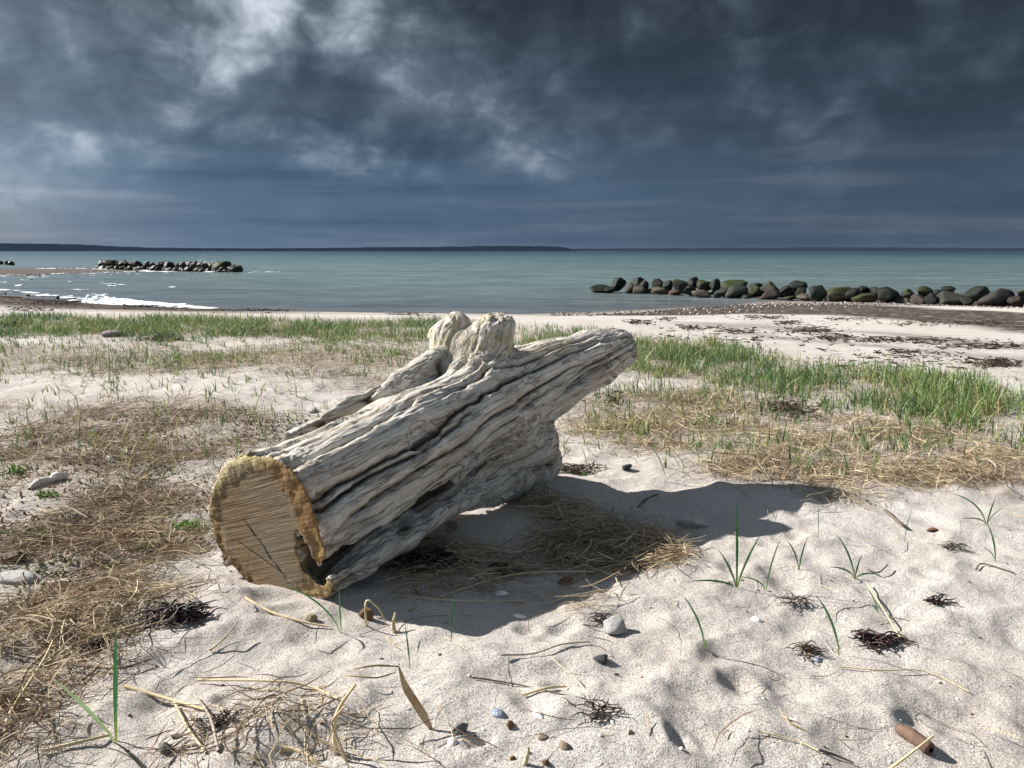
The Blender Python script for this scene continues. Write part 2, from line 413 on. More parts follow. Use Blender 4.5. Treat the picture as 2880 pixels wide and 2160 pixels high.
Z_GREEN = [(pgon(p, S22), w, s) for p, w, s in (
    ([(0,684),(500,684),(960,688),(960,730),(600,735),(0,730)], 1.0, 0.9),
    ([(0,745),(500,765),(880,750),(900,800),(560,815),(200,800),(0,790)], 0.34, 0.6),
    ([(1110,712),(1250,712),(1250,760),(1110,760)], 0.9, 0.5),
    ([(1360,738),(1560,745),(1900,812),(2240,870),(2240,985),(2000,960),(1850,905),(1600,830),(1350,815)], 1.0, 0.4),
    ([(1240,830),(1800,840),(2212,960),(2212,1060),(1800,1030),(1300,930)], 0.32, 0.3),
)]
def zones(Z, x, y, seed):
    x = np.asarray(x, float); y = np.asarray(y, float)
    d = np.zeros(x.shape)
    wob = 0.5*pn(x*1.1, y*1.1, 0, seed)+0.25*pn(x*3, y*3, 0, seed+1)
    for poly, w, s in Z:
        d = np.maximum(d, w*sst(-s, s, poly_dist(poly, x, y)+s*1.3*wob))
    return d
def litter_density(x, y): return np.clip(zones(Z_STRAW, x, y, 41)+0.75*zones(Z_GREEN, x, y, 45), 0, 1)
ground()

# ------------------------------------------------------------------ the sea
def wave(x, y):
    r = np.hypot(x, y)
    f = 1/(1+(r/90.0)**2)
    z = 0.035*np.sin(0.9*y+0.5*x+2.2*pn(x*0.12, y*0.12, 0, 51))+0.020*np.sin(2.1*y-0.7*x+2*pn(x*0.3, y*0.3, 0, 52))+0.03*pn(x*0.55, y*0.9, 0, 53)
    return z*f
def mat_water():
    t = MT('sea_water', 0.16, 0.42); t.b.inputs['IOR'].default_value = 1.33
    p = t.pos()
    dep = t.attr('reach')
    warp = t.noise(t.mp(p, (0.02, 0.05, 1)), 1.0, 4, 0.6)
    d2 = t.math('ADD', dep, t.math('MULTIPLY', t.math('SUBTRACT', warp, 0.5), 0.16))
    c = t.ramp(d2, [(0.0, (0.150, 0.155, 0.155)), (0.18, (0.125, 0.145, 0.152)), (0.34, (0.135, 0.165, 0.165)), (0.52, (0.145, 0.205, 0.192)), (0.72, (0.100, 0.165, 0.162)), (0.87, (0.042, 0.088, 0.105)), (1.0, (0.022, 0.046, 0.070))])  # tone by distance offshore; sunlit mid band and far cloud shadow painted in
    str_ = t.noise(t.mp(p, (0.22, 1.0, 1)), 0.9, 7, 0.66)
    c = t.mix(1.0, c, t.ramp(str_, [(0.32, (0.66, 0.68, 0.71)), (0.5, (1.0, 1.0, 1.0)), (0.68, (1.32, 1.30, 1.28))]), 'MULTIPLY')
    s3 = t.noise(t.mp(p, (0.035, 0.20, 1)), 1.0, 6, 0.65)
    c = t.mix(1.0, c, t.ramp(s3, [(0.35, (0.80, 0.81, 0.83)), (0.65, (1.2, 1.19, 1.18))]), 'MULTIPLY')
    # whitecaps out on the open water
    cap = t.noise(t.mp(p, (0.16, 0.75, 1)), 0.5, 5, 0.75)
    capf = t.math('MULTIPLY', t.ramp(cap, [(0.72, 0.0), (0.77, 0.8)]), t.attr('open'))
    c = t.mix(capf, c, (0.75, 0.78, 0.78))
    t.color(c)
    t.bump(t.noise(t.mp(p, (0.6, 1.5, 1)), 1.3, 8, 0.65), 0.16, 0.8)
    t.bump(t.noise(t.mp(p, (0.05, 0.16, 1)), 1.0, 6, 0.6), 0.8, 0.7)
    return t.m
def sea():
    ys = [17.0]
    while ys[-1] < 130: ys.append(ys[-1]*1.008)
    while ys[-1] < 11400: ys.append(ys[-1]*1.05)
    ys = np.array(ys); u = np.linspace(-1, 1, 330)
    u = np.concatenate([[-2.2, -1.5], u, [1.5, 2.2]])
    X = u[None, :]*(0.85*ys+8)[:, None]; Y = np.repeat(ys[:, None], len(u), 1)
    x, y = X.ravel(), Y.ravel(); z = SEA+wave(x, y)
    ds = -poly_dist(SHORE, x, y)
    i = np.arange(x.size).reshape(len(ys), len(u))
    f = np.stack([i[:-1, :-1], i[:-1, 1:], i[1:, 1:], i[1:, :-1]], -1).reshape(-1, 4)
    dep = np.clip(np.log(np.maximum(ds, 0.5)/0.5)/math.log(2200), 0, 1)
    op = sst(45, 110, y)*0.8
    me = mesh_np('sea', np.stack([x, y, z], 1), f, {'reach': dep, 'open': op})
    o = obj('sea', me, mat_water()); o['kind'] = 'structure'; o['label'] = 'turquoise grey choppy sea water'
sea()

# ------------------------------------------------------------------ wooded shores across the water
def mat_forest():
    t = MT('far_woods', 1.0, 0.0)
    t.color(t.ramp(t.noise(t.mp(t.pos(), (1, 1, 3)), 0.012, 5, 0.7), [(0.3, (0.004, 0.010, 0.020)), (0.6, (0.008, 0.017, 0.030)), (0.8, (0.022, 0.030, 0.040))]))
    return t.m
M_FOREST = mat_forest()
def far_land(name, label, prof, Y0, reach, seed):
    """prof: (picture x, height in picture pixels) of the skyline at distance Y0"""
    us = np.array([p[0] for p in prof], float); hs = np.array([p[1] for p in prof], float)
    nx, ny = 900, 9
    u = np.linspace(us[0], us[-1], nx)
    x = (u-512)/F*Y0/math.cos(PITCH)
    h = np.interp(u, us, hs)*Y0/F
    px = Y0/F
    X = np.repeat(x[None, :], ny, 0); tt = np.linspace(0, 1, ny)[:, None]
    Y = Y0+tt*reach+0*X
    sh = np.minimum(1, tt*3.5)**0.6*(1-0.9*np.maximum(0, (tt-0.75)/0.25)**2)
    tree = px*(0.55*np.abs(pn(X/px*0.33, Y*0.01, 0, seed))+0.45*np.abs(pn(X/px*0.9, Y*0.02, 0, seed+1))+0.5*pn(X/px*0.05, 0*X, 0, seed+2))
    Z = SEA-2+(h[None, :]*0.85+tree*sst(0, 2.5*px, h)[None, :]+2)*sh
    Z[0] = SEA-3; Z[-1] = SEA-3
    i = np.arange(nx*ny).reshape(ny, nx)
    f = np.stack([i[:-1, :-1], i[:-1, 1:], i[1:, 1:], i[1:, :-1]], -1).reshape(-1, 4)
    o = obj(name, mesh_np(name, np.stack([X, Y, Z], -1).reshape(-1, 3), f), M_FOREST)
    o['kind'] = 'structure'; o['label'] = label
far_land('wooded_headland', 'long low wooded headland across the water, higher at its left end',
         [(-300, 8.0), (-60, 9.0), (0, 9.2), (30, 8.6), (60, 6.5), (100, 4.2), (150, 3.4), (230, 3.0), (290, 3.4), (330, 4.0), (400, 4.6), (440, 5.4), (500, 6.2), (545, 5.8), (566, 4.6), (576, 1.8), (582, 0.0)], 4200, 900, 61)
far_land('distant_shore', 'thin dark strip of distant shore on the horizon',
         [(480, 2.4), (560, 2.2), (680, 3.0), (760, 3.4), (850, 4.2), (930, 3.6), (1024, 3.2), (1300, 3.5)], 9500, 1500, 65)

# ------------------------------------------------------------------ the driftwood log
def surface_nets(Fv, org, h):
    S = Fv < 0
    sh = tuple(n-1 for n in Fv.shape)
    corners = [(i, j, k) for i in (0, 1) for j in (0, 1) for k in (0, 1)]
    def sl(c): return tuple(slice(c[a], c[a]+sh[a]) for a in range(3))
    cnt = np.zeros(sh, np.int8)
    for c in corners: cnt += S[sl(c)]
    act = (cnt > 0) & (cnt < 8)
    ids = np.argwhere(act); idx = np.full(sh, -1, np.int64); idx[act] = np.arange(len(ids))
    vals = {c: Fv[sl(c)][act] for c in corners}
    acc = np.zeros((len(ids), 3)); n = np.zeros(len(ids))
    for a in corners:
        for ax in range(3):
            if a[ax] == 1: continue
            b = list(a); b[ax] = 1; b = tuple(b)
            fa, fb = vals[a], vals[b]; m = (fa < 0) != (fb < 0)
            t = np.where(m, fa/np.where(m, fa-fb, 1), 0)
            p = np.array(a, float)[None, :]+t[:, None]*(np.array(b)-np.array(a))[None, :]
            acc += p*m[:, None]; n += m
    v = org+h*(ids+acc/n[:, None])
    quads = []
    for ax in range(3):
        o1, o2 = [(1, 2), (2, 0), (0, 1)][ax]
        a = [slice(None)]*3; b = [slice(None)]*3; a[ax] = slice(0, -1); b[ax] = slice(1, None)
        ch = S[tuple(a)] != S[tuple(b)]
        e = np.argwhere(ch); e = e[(e[:, o1] > 0) & (e[:, o2] > 0) & (e[:, o1] < sh[o1]) & (e[:, o2] < sh[o2])]
        sgn = S[tuple(e.T)]
        def cell(d1, d2):
            q = e.copy(); q[:, o1] -= d1; q[:, o2] -= d2; return idx[tuple(q.T)]
        q = np.stack([cell(1, 1), cell(0, 1), cell(0, 0), cell(1, 0)], 1)
        q[~sgn] = q[~sgn][:, ::-1]; quads.append(q)
    return v, np.concatenate(quads)

def catmull(v, q):
    nv, nf = len(v), len(q)
    fp = v[q].mean(1)
    e = np.stack([q, np.roll(q, -1, 1)], -1).reshape(-1, 2); es = np.sort(e, 1)
    key = es[:, 0].astype(np.int64)*nv+es[:, 1]
    uk, inv, cnt = np.unique(key, return_inverse=True, return_counts=True)
    ea, eb = uk//nv, uk % nv; mid = (v[ea]+v[eb])/2
    fidx = np.repeat(np.arange(nf), 4)
    fs = np.stack([np.bincount(inv, fp[fidx, k], len(uk)) for k in range(3)], 1)
    ep = 0.5*mid+0.5*fs/cnt[:, None]
    val = np.bincount(q.ravel(), minlength=nv)
    Fa = np.stack([np.bincount(q.ravel(), fp[fidx, k], nv) for k in range(3)], 1)/np.maximum(val, 1)[:, None]
    ev = np.bincount(ea, minlength=nv)+np.bincount(eb, minlength=nv)
    Ra = np.stack([np.bincount(ea, mid[:, k], nv)+np.bincount(eb, mid[:, k], nv) for k in range(3)], 1)/np.maximum(ev, 1)[:, None]
    n = np.maximum(val, 3)[:, None]
    vp = (Fa+2*Ra+(n-3)*v)/n
    ei = inv.reshape(-1, 4)+nv; fi = np.arange(nf)+nv+len(uk)
    qs = [np.stack([q[:, k], ei[:, k], fi, ei[:, k-1]], 1) for k in range(4)]
    return np.concatenate([vp, ep, fp]), np.concatenate(qs)

def seg_sd(P, a, b, ra, rb):
    a = np.asarray(a, P.dtype); b = np.asarray(b, P.dtype); ba = b-a
    Q = P-a
    t = np.clip((Q@ba)/(ba@ba), 0, 1)
    Q -= t[..., None]*ba
    return np.sqrt(np.einsum('...i,...i->...', Q, Q))-(ra+(rb-ra)*t)
def chain_sd(P, pts, rs, k=0.03):
    d = None
    for i in range(len(pts)-1):
        s = seg_sd(P, pts[i], pts[i+1], rs[i], rs[i+1])
        d = s if d is None else smin(d, s, k)
    return d
def smin(a, b, k):
    h = np.clip(0.5+0.5*(b-a)/k, 0, 1); return b+(a-b)*h-k*h*(1-h)
def smax(a, b, k): return -smin(-a, -b, k)

AX = [LOG_A+np.array((-0.11, -0.19, -0.03)), LOG_A, atY(407, 453, 2.60), atY(478, 412, 2.98), atY(545, 378, 3.18), atY(592, 357, 3.30), atY(615, 347, 3.34)]
AXR = [0.218, 0.218, 0.206, 0.196, 0.142, 0.112, 0.086]
D = AX[3]-AX[1]; D = D/np.linalg.norm(D)
CUT_N = np.array((-0.56, -0.82, -0.09)); CUT_N /= np.linalg.norm(CUT_N)
SIDE = np.cross(D, (0, 0, 1)); SIDE /= np.linalg.norm(SIDE)       # towards the right flank
UPV = np.cross(SIDE, D)
STUBS = [([atY(466, 388, 2.98), atY(449, 356, 3.08), atY(449, 339, 3.10), atY(457, 326, 3.11)], [0.100, 0.076, 0.074, 0.056]),
         ([atY(486, 394, 2.96), atY(482, 357, 3.02), atY(492, 336, 3.04), atY(499, 325, 3.05)], [0.115, 0.082, 0.080, 0.062])]
SLAB = ([atY(312, 590, 1.97), atY(360, 561, 2.14), atY(405, 533, 2.32), atY(445, 508, 2.54), atY(488, 487, 2.90), atY(520, 478, 3.10)], [0.045, 0.043, 0.040, 0.044, 0.055, 0.066])
RIDGE = ([atY(289, 436, 2.44), atY(345, 410, 2.62), atY(400, 388, 2.80), atY(440, 366, 3.00)], [0.026, 0.046, 0.056, 0.066])
FOOT = ([atY(500, 430, 3.04), atY(530, 443, 3.16), atY(539, 461, 3.24), atY(530, 478, 3.22)], [0.15, 0.105, 0.085, 0.080])
def log_solid(P):
    body = chain_sd(P, AX[:4], AXR[:4], 0.05)
    # the trunk is no perfect cylinder
    q = P-LOG_A.astype(P.dtype); s = q@D.astype(P.dtype); a = q@SIDE.astype(P.dtype); b = q@UPV.astype(P.dtype)
    th = np.arctan2(a, b)
    d = body+0.012*np.cos(2*th+0.6+1.2*s)+0.008*np.cos(3*th+1.9-2*s)+0.006*np.cos(5*th+3*s)
    d = smin(d, chain_sd(P, AX[3:], AXR[3:], 0.04), 0.07)
    d = smin(d, chain_sd(P, [AX[3]+UPV*0.10, atY(560, 354, 3.22)], [0.09, 0.06]), 0.05)
    d = smin(d, chain_sd(P, *FOOT), 0.06)
    d = smin(d, chain_sd(P, *SLAB), 0.03)
    s2_ = chain_sd(P, *STUBS[1], 0.02)
    top = STUBS[1][0][-1]+np.array((0, 0, 0.040))
    jag = 0.010*pn(P[..., 0]*38, P[..., 1]*38, P[..., 2]*38, 93)
    s2_ = smax(s2_, (P-top.astype(P.dtype))@np.array((0.22, -0.25, 0.94), P.dtype)+jag, 0.014)
    st = smin(chain_sd(P, *STUBS[0], 0.02), s2_, 0.035)
    st = smin(st, chain_sd(P, [atY(452, 352, 3.06), atY(474, 348, 3.03), atY(490, 350, 3.02)], [0.060, 0.064, 0.060]), 0.03)
    d = smin(d, st, 0.05)
    return smin(d, chain_sd(P, *RIDGE), 0.014)
def hit(u, v, off=0.0):
    """point where a line of sight meets the solid log"""
    o = np.array((0, 0, CAM_Z)); d = ray(u, v); d = d/np.linalg.norm(d); t = 1.5
    for _ in range(60):
        e = float(log_solid((o+d*t)[None, :])[0]); t += e*0.8
        if e < 0.001: break
    return o+d*t
GAP = [hit(u, v) for u, v in ((330, 569), (345, 560), (375, 540), (405, 521), (425, 508), (448, 494), (475, 476), (500, 458))]
GAPW = [0.8, 0.8, 0.95, 1.4, 1.15, 0.95, 0.75, 0.4]
KNOT = hit(425, 432)
def log_sdf(P):
    d = log_solid(P)
    f = P.dtype
    d = smax(d, (P-LOG_A.astype(f))@CUT_N.astype(f), 0.010)
    # the long gap that splits off the lower strip, and the slot it makes in the cut end
    near = chain_sd(P, GAP[::2]+[GAP[-1]], [0.13]*(len(GAP[::2])+1)) < 0
    Pn = P[near]; dn = d[near]
    for dep, rad in ((-0.03, 0.023), (0.01, 0.025), (0.045, 0.026), (0.08, 0.024), (0.115, 0.018)):
        pts = []
        for p in GAP:
            c = LOG_A+D*((p-LOG_A)@D)+UPV*0.03; inn = c-p; inn /= np.linalg.norm(inn); inn = 0.45*inn+0.55*np.array((-0.1, 0.95, 0.0)); inn /= np.linalg.norm(inn); pts.append(p+inn*dep)
        dn = smax(dn, -chain_sd(Pn, pts, [rad*g for g in GAPW]), 0.006)
    for (u, v, rad) in ((327, 570, 0.020), (317, 575, 0.028), (308, 566, 0.029), (303, 552, 0.025), (299, 538, 0.016)):
        dd = ray(u, v); o = np.array((0, 0, CAM_Z)); t = ((LOG_A-o)@CUT_N)/(dd@CUT_N); p = o+dd*t
        dn = smax(dn, -seg_sd(Pn, p-D*0.03, p+D*0.30, rad, rad*0.6), 0.006)
    d[near] = dn
    # a worn knot hollow on the flank
    q = P-KNOT.astype(f)
    return smax(d, -(np.sqrt(((q@D.astype(f))/1.5)**2+(q@SIDE.astype(f))**2+(q@UPV.astype(f))**2)-0.040), 0.025)

def mat_wood():
    t = MT('weathered_wood', 0.9, 0.08)
    g = t.attr('grain', 'Vector')
    fib = t.noise(t.mp(g, (2.6, 85, 85)), 1.0, 8, 0.70, 0.1)
    fib2 = t.noise(t.mp(g, (9, 300, 300)), 1.0, 4, 0.7)
    pat = t.noise(t.mp(g, (3.4, 13, 13)), 1.0, 7, 0.66, 0.1)
    p = t.pos()
    c = t.ramp(fib, [(0.24, (0.34, 0.285, 0.225)), (0.36, (0.58, 0.52, 0.445)), (0.52, (0.74, 0.695, 0.625)), (0.72, (0.82, 0.795, 0.745))])
    c = t.mix(t.ramp(pat, [(0.46, 0.0), (0.66, 0.75)]), c, t.ramp(fib, [(0.3, (0.36, 0.29, 0.21)), (0.7, (0.60, 0.52, 0.41))]))
    pat2 = t.noise(t.mp(g, (3.0, 18, 18), (5, 3, 1)), 1.0, 5, 0.6, 0.2)
    c = t.mix(t.ramp(pat2, [(0.56, 0.0), (0.68, 0.6)]), c, (0.43, 0.415, 0.40))
    c = t.mix(t.ramp(t.noise(p, 55, 6, 0.75), [(0.60, 0.0), (0.70, 0.75)]), c, (0.20, 0.155, 0.115))
    c = t.mix(1.0, c, t.ramp(fib2, [(0.3, (0.72, 0.70, 0.68)), (0.6, (1.08, 1.08, 1.08))]), 'MULTIPLY')
    inn = t.math('ADD', t.attr('recess_shade'), t.math('MULTIPLY', t.math('SUBTRACT', fib, 0.5), 0.6), True)
    c = t.mix(t.ramp(inn, [(0.25, 0.0), (0.75, 0.92)]), c, t.ramp(fib2, [(0.3, (0.050, 0.036, 0.026)), (0.7, (0.125, 0.092, 0.068))]))  # shade painted into cracks and gap, over darker unbleached rotten wood
    # lichen on the stubs, brown rot and sand by the cut
    li = t.noise(p, 23, 5, 0.7)
    c = t.mix(t.math('MULTIPLY', t.attr('stub'), t.ramp(li, [(0.45, 0.0), (0.62, 0.75)])), c, (0.40, 0.35, 0.20))
    ly = t.noise(p, 11, 5, 0.75)
    c = t.mix(t.ramp(ly, [(0.66, 0.0), (0.74, 0.7)]), c, (0.34, 0.29, 0.10))
    rim = t.attr('rim')
    rn = t.noise(p, 30, 6, 0.7)
    rc = t.mix(1.0, t.attr('rimcol', 'Color'), t.ramp(t.noise(p, 70, 6, 0.75), [(0.3, (0.45, 0.42, 0.4)), (0.5, (1, 1, 1)), (0.7, (1.5, 1.5, 1.5))]), 'MULTIPLY')
    c = t.mix(t.math('MULTIPLY', rim, t.ramp(rn, [(0.36, 0.0), (0.60, 1.0)]), True), c, rc)
    crk = t.noise(t.mp(g, (1.5, 30, 30), (2, 7, 0)), 1.0, 5, 0.6, 0.2)
    fis = t.ramp(t.math('ABSOLUTE', t.math('SUBTRACT', crk, 0.5)), [(0.0, 0.0), (0.012, 0.7), (0.03, 1.0)])
    c = t.mix(t.ramp(fis, [(0.0, 0.40), (0.75, 0.0)]), c, (0.11, 0.085, 0.065))
    t.color(c)
    t.bump(fis, 0.010, 1.0)
    t.bump(fib, 0.0055, 0.9); t.bump(fib2, 0.003, 1.0); t.bump(t.noise(p, 90, 5, 0.7), 0.004, 0.7)
    return t.m
def mat_cut():
    t = MT('cut_wood', 0.88, 0.15)
    g = t.attr('saw', 'Vector'); p = t.pos()
    lines = t.noise(t.mp(g, (2.5, 190, 1)), 1.0, 6, 0.66, 0.15)
    l2 = t.noise(t.mp(g, (9, 330, 1)), 1.0, 3, 0.6)
    c = t.ramp(lines, [(0.30, (0.060, 0.039, 0.021)), (0.44, (0.165, 0.115, 0.064)), (0.60, (0.262, 0.190, 0.110)), (0.80, (0.37, 0.285, 0.175))])
    c = t.mix(t.ramp(t.noise(p, 6, 4, 0.6), [(0.40, 0.0), (0.65, 0.6)]), c, t.ramp(lines, [(0.3, (0.095, 0.082, 0.070)), (0.7, (0.27, 0.245, 0.215))]))
    c = t.mix(t.math('MULTIPLY', t.attr('recess_shade'), 0.9), c, (0.060, 0.040, 0.026))  # slot in the cut end painted dark as shade, over rotten wood
    n = t.noise(p, 16, 6, 0.7)
    rm = t.math('ADD', t.attr('rim'), t.math('MULTIPLY', t.math('SUBTRACT', n, 0.5), 1.1), True)
    rc = t.mix(1.0, t.attr('rimcol', 'Color'), t.ramp(t.noise(p, 75, 6, 0.75), [(0.3, (0.40, 0.38, 0.36)), (0.5, (1, 1, 1)), (0.7, (1.45, 1.45, 1.45))]), 'MULTIPLY')
    c = t.mix(t.ramp(rm, [(0.35, 0.0), (1.0, 0.92)]), c, rc)
    t.color(c)
    t.bump(lines, 0.0030, 0.9); t.bump(l2, 0.0022, 0.9); t.bump(t.noise(p, 110, 5, 0.7), 0.003, 0.5)
    return t.m

def driftwood_log():
    lo = np.array((-1.02, 1.74, -0.14)); hi = np.array((0.76, 3.52, 0.86)); h = 0.0068
    n = np.ceil((hi-lo)/h).astype(int)+1
    ax = [lo[i]+h*np.arange(n[i]) for i in range(3)]
    Fv = np.full(n, 0.2, np.float32)
    # coarse pass finds the slabs that matter
    st = 6
    C = np.stack(np.meshgrid(*[a[::st]+h*(st-1)/2 for a in ax], indexing='ij'), -1)
    dc = log_sdf(C.reshape(-1, 3)).reshape(C.shape[:3])
    near = np.abs(dc) < 0.042
    up = lambda a: np.repeat(np.repeat(np.repeat(a, st, 0), st, 1), st, 2)
    def shift(a):
        r = a.copy()
        for axn in range(3):
            q = r.copy(); sl1 = [slice(None)]*3; sl2 = [slice(None)]*3
            sl1[axn] = slice(1, None); sl2[axn] = slice(None, -1)
            q[tuple(sl2)] |= r[tuple(sl1)]; q[tuple(sl1)] |= r[tuple(sl2)]; r = q
        return r
    mask = up(near | shift(near) & (np.abs(dc) < 0.07))[:n[0], :n[1], :n[2]]
    Fv = up(dc)[:n[0], :n[1], :n[2]].astype(np.float32).copy()
    ii = np.argwhere(mask)
    pts = (lo+h*ii).astype(np.float32)
    out = np.empty(len(pts), np.float32)
    for s0 in range(0, len(pts), 400000): out[s0:s0+400000] = log_sdf(pts[s0:s0+400000])
    Fv[mask] = out
    v, q = surface_nets(Fv, lo, h)
    co, fl = catmull(v, q); nv = len(co)
    a_, b_, c_, d_ = (co[fl[:, i]] for i in range(4))
    fn = np.cross(c_-a_, d_-b_); no = np.zeros_like(co)
    for i in range(4):
        for ax_ in range(3): no[:, ax_] += np.bincount(fl[:, i], fn[:, ax_], nv)
    no /= np.linalg.norm(no, axis=1)[:, None]+1e-12
    # grain coordinates: along and around the bent axis
    best = np.full(nv, 1e9); S = np.zeros(nv); RV = np.zeros((nv, 3)); acc = 0.0
    for i in range(1, len(AX)-1):
        a, b = AX[i], AX[i+1]; ba = b-a; L = np.linalg.norm(ba)
        t = ((co-a)@ba)/(L*L)
        tl = 0.0 if i > 1 else -1.0
        tc = np.clip(t, tl, 1.0 if i < len(AX)-2 else 2.0)
        r = co-a-tc[:, None]*ba; d = np.linalg.norm(r, axis=1)
        m = d < best; best[m] = d[m]; S[m] = acc+tc[m]*L; RV[m] = r[m]; acc += L
    th = np.arctan2(RV@SIDE, RV@UPV)                  # 0 on top, + towards the right flank
    Q = th*0.205
    # stubs have a flow of their own
    std = np.minimum(chain_sd(co, *STUBS[0], 0.02), chain_sd(co, *STUBS[1], 0.02))
    stub = 1-sst(0.0, 0.045, std)
    sax = STUBS[1][0][2]; 
    SV = STUBS[1][0][-1]-STUBS[1][0][0]; SV /= np.linalg.norm(SV)
    rel = co-STUBS[1][0][0]
    s2 = rel@SV; q2 = rel@SIDE+0.35*(rel@D)
    Sg = S+1.2*np.maximum(0, best-0.20)*stub; Qg = Q
    cutd = (co-LOG_A)@CUT_N
    facing = no@CUT_N
    oncut = (facing > 0.72) & (cutd > -0.03)
    nearcut = sst(-0.20, -0.01, cutd)
    # grooves
    gr = np.random.default_rng(8)
    wq = Qg+0.013*pn(Sg*2.6, Qg*4, 0, 71)+0.0035*pn(Sg*9, Qg*8, 0, 72)+0.05*Sg
    disp = np.zeros(nv); crack = np.zeros(nv)
    ga, gb = RV@SIDE, RV@UPV
    # volume coordinates of the fibres, turning up into the stubs
    G3 = np.stack([Sg, ga+0.006*pn(Sg*5, Qg*6, 0, 78), gb+0.006*pn(Sg*5, Qg*6, 0, 79)], 1)
    sA = np.cross(SV, SIDE); sA /= np.linalg.norm(sA)
    G3 = G3*(1-stub[:, None])+np.stack([s2+1.1, rel@SIDE, rel@sA], 1)*stub[:, None]
    gap_shade = (np.linalg.norm(co-KNOT, axis=1) > 0.085)*sst(0.012, 0.045, -np.maximum(log_solid(co), (co-LOG_A)@CUT_N))  # mask for the shade coloured into the gap and slot
    centers = np.arange(-0.64, 0.74, 0.050); centers = centers+gr.normal(0, 0.011, len(centers))
    edges = np.sort(centers)
    k = np.searchsorted(edges, wq)
    plate = gr.normal(0, 0.0062, len(edges)+2)
    disp += plate[k]*(1-stub)
    for j, cq in enumerate(edges):
        dep = 0.018+0.026*gr.random(); wid = 0.0050+0.0050*gr.random()
        near = np.abs(wq-cq) < 0.05
        Sn = Sg[near]
        on = sst(-0.22, 0.12, n1(Sn*2.2, j)+0.06)
        dq = wq[near]-cq+0.006*n1(Sn*16, j+50)+0.0025*n1(Sn*45, j+90)
        lip = np.where(dq > 0, 0.8, 2.0)               # one lip of each crack slopes, the other is steep
        pr = on*np.exp(-(np.abs(dq)/(wid*lip*0.8))**1.6)*(1-0.9*stub[near])*np.clip(dep/0.03, 0.4, 1); crack[near] = np.maximum(crack[near], pr)
        disp[near] -= dep*on*np.exp(-(np.abs(dq)/(wid*lip))**1.3)*(1-0.9*stub[near])
    disp += 0.0042*fbm(Sg*4, wq*12, 0, 3, 75)*(1-stub)
    disp += 0.0032*fbm(G3[:, 0]*8, G3[:, 1]*55, G3[:, 2]*55, 3, 76)
    disp += 0.0014*pn(G3[:, 0]*20, G3[:, 1]*170, G3[:, 2]*170, 77)
    sw = pn(s2*22+3*pn(co[:, 0]*9, co[:, 1]*9, co[:, 2]*9, 78), q2*75+2.5*pn(co[:, 0]*12, co[:, 1]*12, co[:, 2]*12, 79), 0, 80)
    disp += stub*(0.0026*sw+0.0035*fbm(co[:, 0]*11, co[:, 1]*11, co[:, 2]*11, 2, 81))
    # crumbling wood behind the cut
    cr = sst(-0.17, -0.03, cutd+0.06*pn(Sg*7, Qg*9, 0, 82))*(~oncut)
    disp += cr*(0.0075*fbm(co[:, 0]*38, co[:, 1]*38, co[:, 2]*38, 3, 83)-0.002)
    # the cut: saw marks, cracks, a lip of rot round the edge
    e1 = np.cross(CUT_N, (0, 0, 1)); e1 /= np.linalg.norm(e1); e2 = np.cross(e1, CUT_N)
    if e2[2] < 0: e2 = -e2
    c2 = LOG_A-D*0.0
    fx, fy = (co-c2)@e1, (co-c2)@e2
    if e1[0] < 0: fx = -fx
    rr = np.hypot(fx, fy)
    saw = np.stack([fx+0.0*fy, fy-0.36*fx+0.10*fx*np.abs(fx), 0*fx], 1)
    cd = 0.0004*pn(fx*5, saw[:, 1]*95, 0, 84)+0.0007*pn(fx*12, saw[:, 1]*210, 0, 85)+0.004*pn(fx*5, fy*5, 0, 86)
    ck = np.abs(fy+0.02+0.95*(fx+0.05)+0.008*pn(fx*20, fy*20, 0, 87)); ck = np.exp(-(ck/0.0028)**2)*sst(-0.10, -0.06, fx)*sst(0.09, 0.03, fx)
    ck2 = np.exp(-(np.abs(fy+0.085+0.33*(fx+0.05))/0.0022)**2)*sst(-0.14, -0.08, fx)*sst(0.10, 0.04, fx)
    cd -= 0.010*np.maximum(ck, ck2)
    ang = np.degrees(np.arctan2(fy, fx))            # 90 up, 0 right
    wid_r = np.interp(ang, [-180, -150, -120, -95, -60, -30, 0, 25, 55, 80, 110, 140, 165, 180], [0.004, 0.030, 0.045, 0.020, 0.030, 0.03, 0.045, 0.080, 0.050, 0.030, 0.048, 0.036, 0.008, 0.004])
    rim_face = sst(-0.030, 0.030, rr+0.020*fbm(fx*16, fy*16, 0, 3, 88)-(0.216-wid_r))
    cd += rim_face*(0.0035*fbm(co[:, 0]*24, co[:, 1]*24, co[:, 2]*24, 3, 89)-0.004*sst(20, -10, ang)+0.004*sst(60, 100, ang))
    w = oncut.astype(float)
    disp = disp*(1-w)+cd*w
    # keep the underside calm where it is buried
    co = co+no*disp[:, None]
    tmp = mesh_np('t', co, fl); nn = np.empty(nv*3, np.float32); tmp.vertices.foreach_get('normal', nn); nn = nn.reshape(-1, 3); bpy.data.meshes.remove(tmp)
    rim = sst(-0.085, -0.004, cutd+0.03*pn(Qg*12, Sg*8, 0, 90))*(0.35+0.65*sst(-0.3, 0.5, pn(th*1.1+1.0, 0*th, 0, 91)+0.3))
    # moss and rot differ round the rim: yellow on top, rust at the right, dark brown low on the left
    key = np.array([-180, -140, -110, -80, -45, -10, 25, 60, 95, 130, 160, 180])
    cols = np.array([(.30,.21,.09), (.11,.060,.028), (.12,.066,.030), (.26,.165,.065), (.33,.235,.11), (.30,.20,.08), (.19,.105,.045), (.24,.150,.065), (.42,.34,.18), (.47,.40,.24), (.37,.31,.17), (.28,.21,.11)])
    aj = np.clip(ang+28*pn(co[:, 0]*9, co[:, 2]*9, 0, 92), -180, 180)
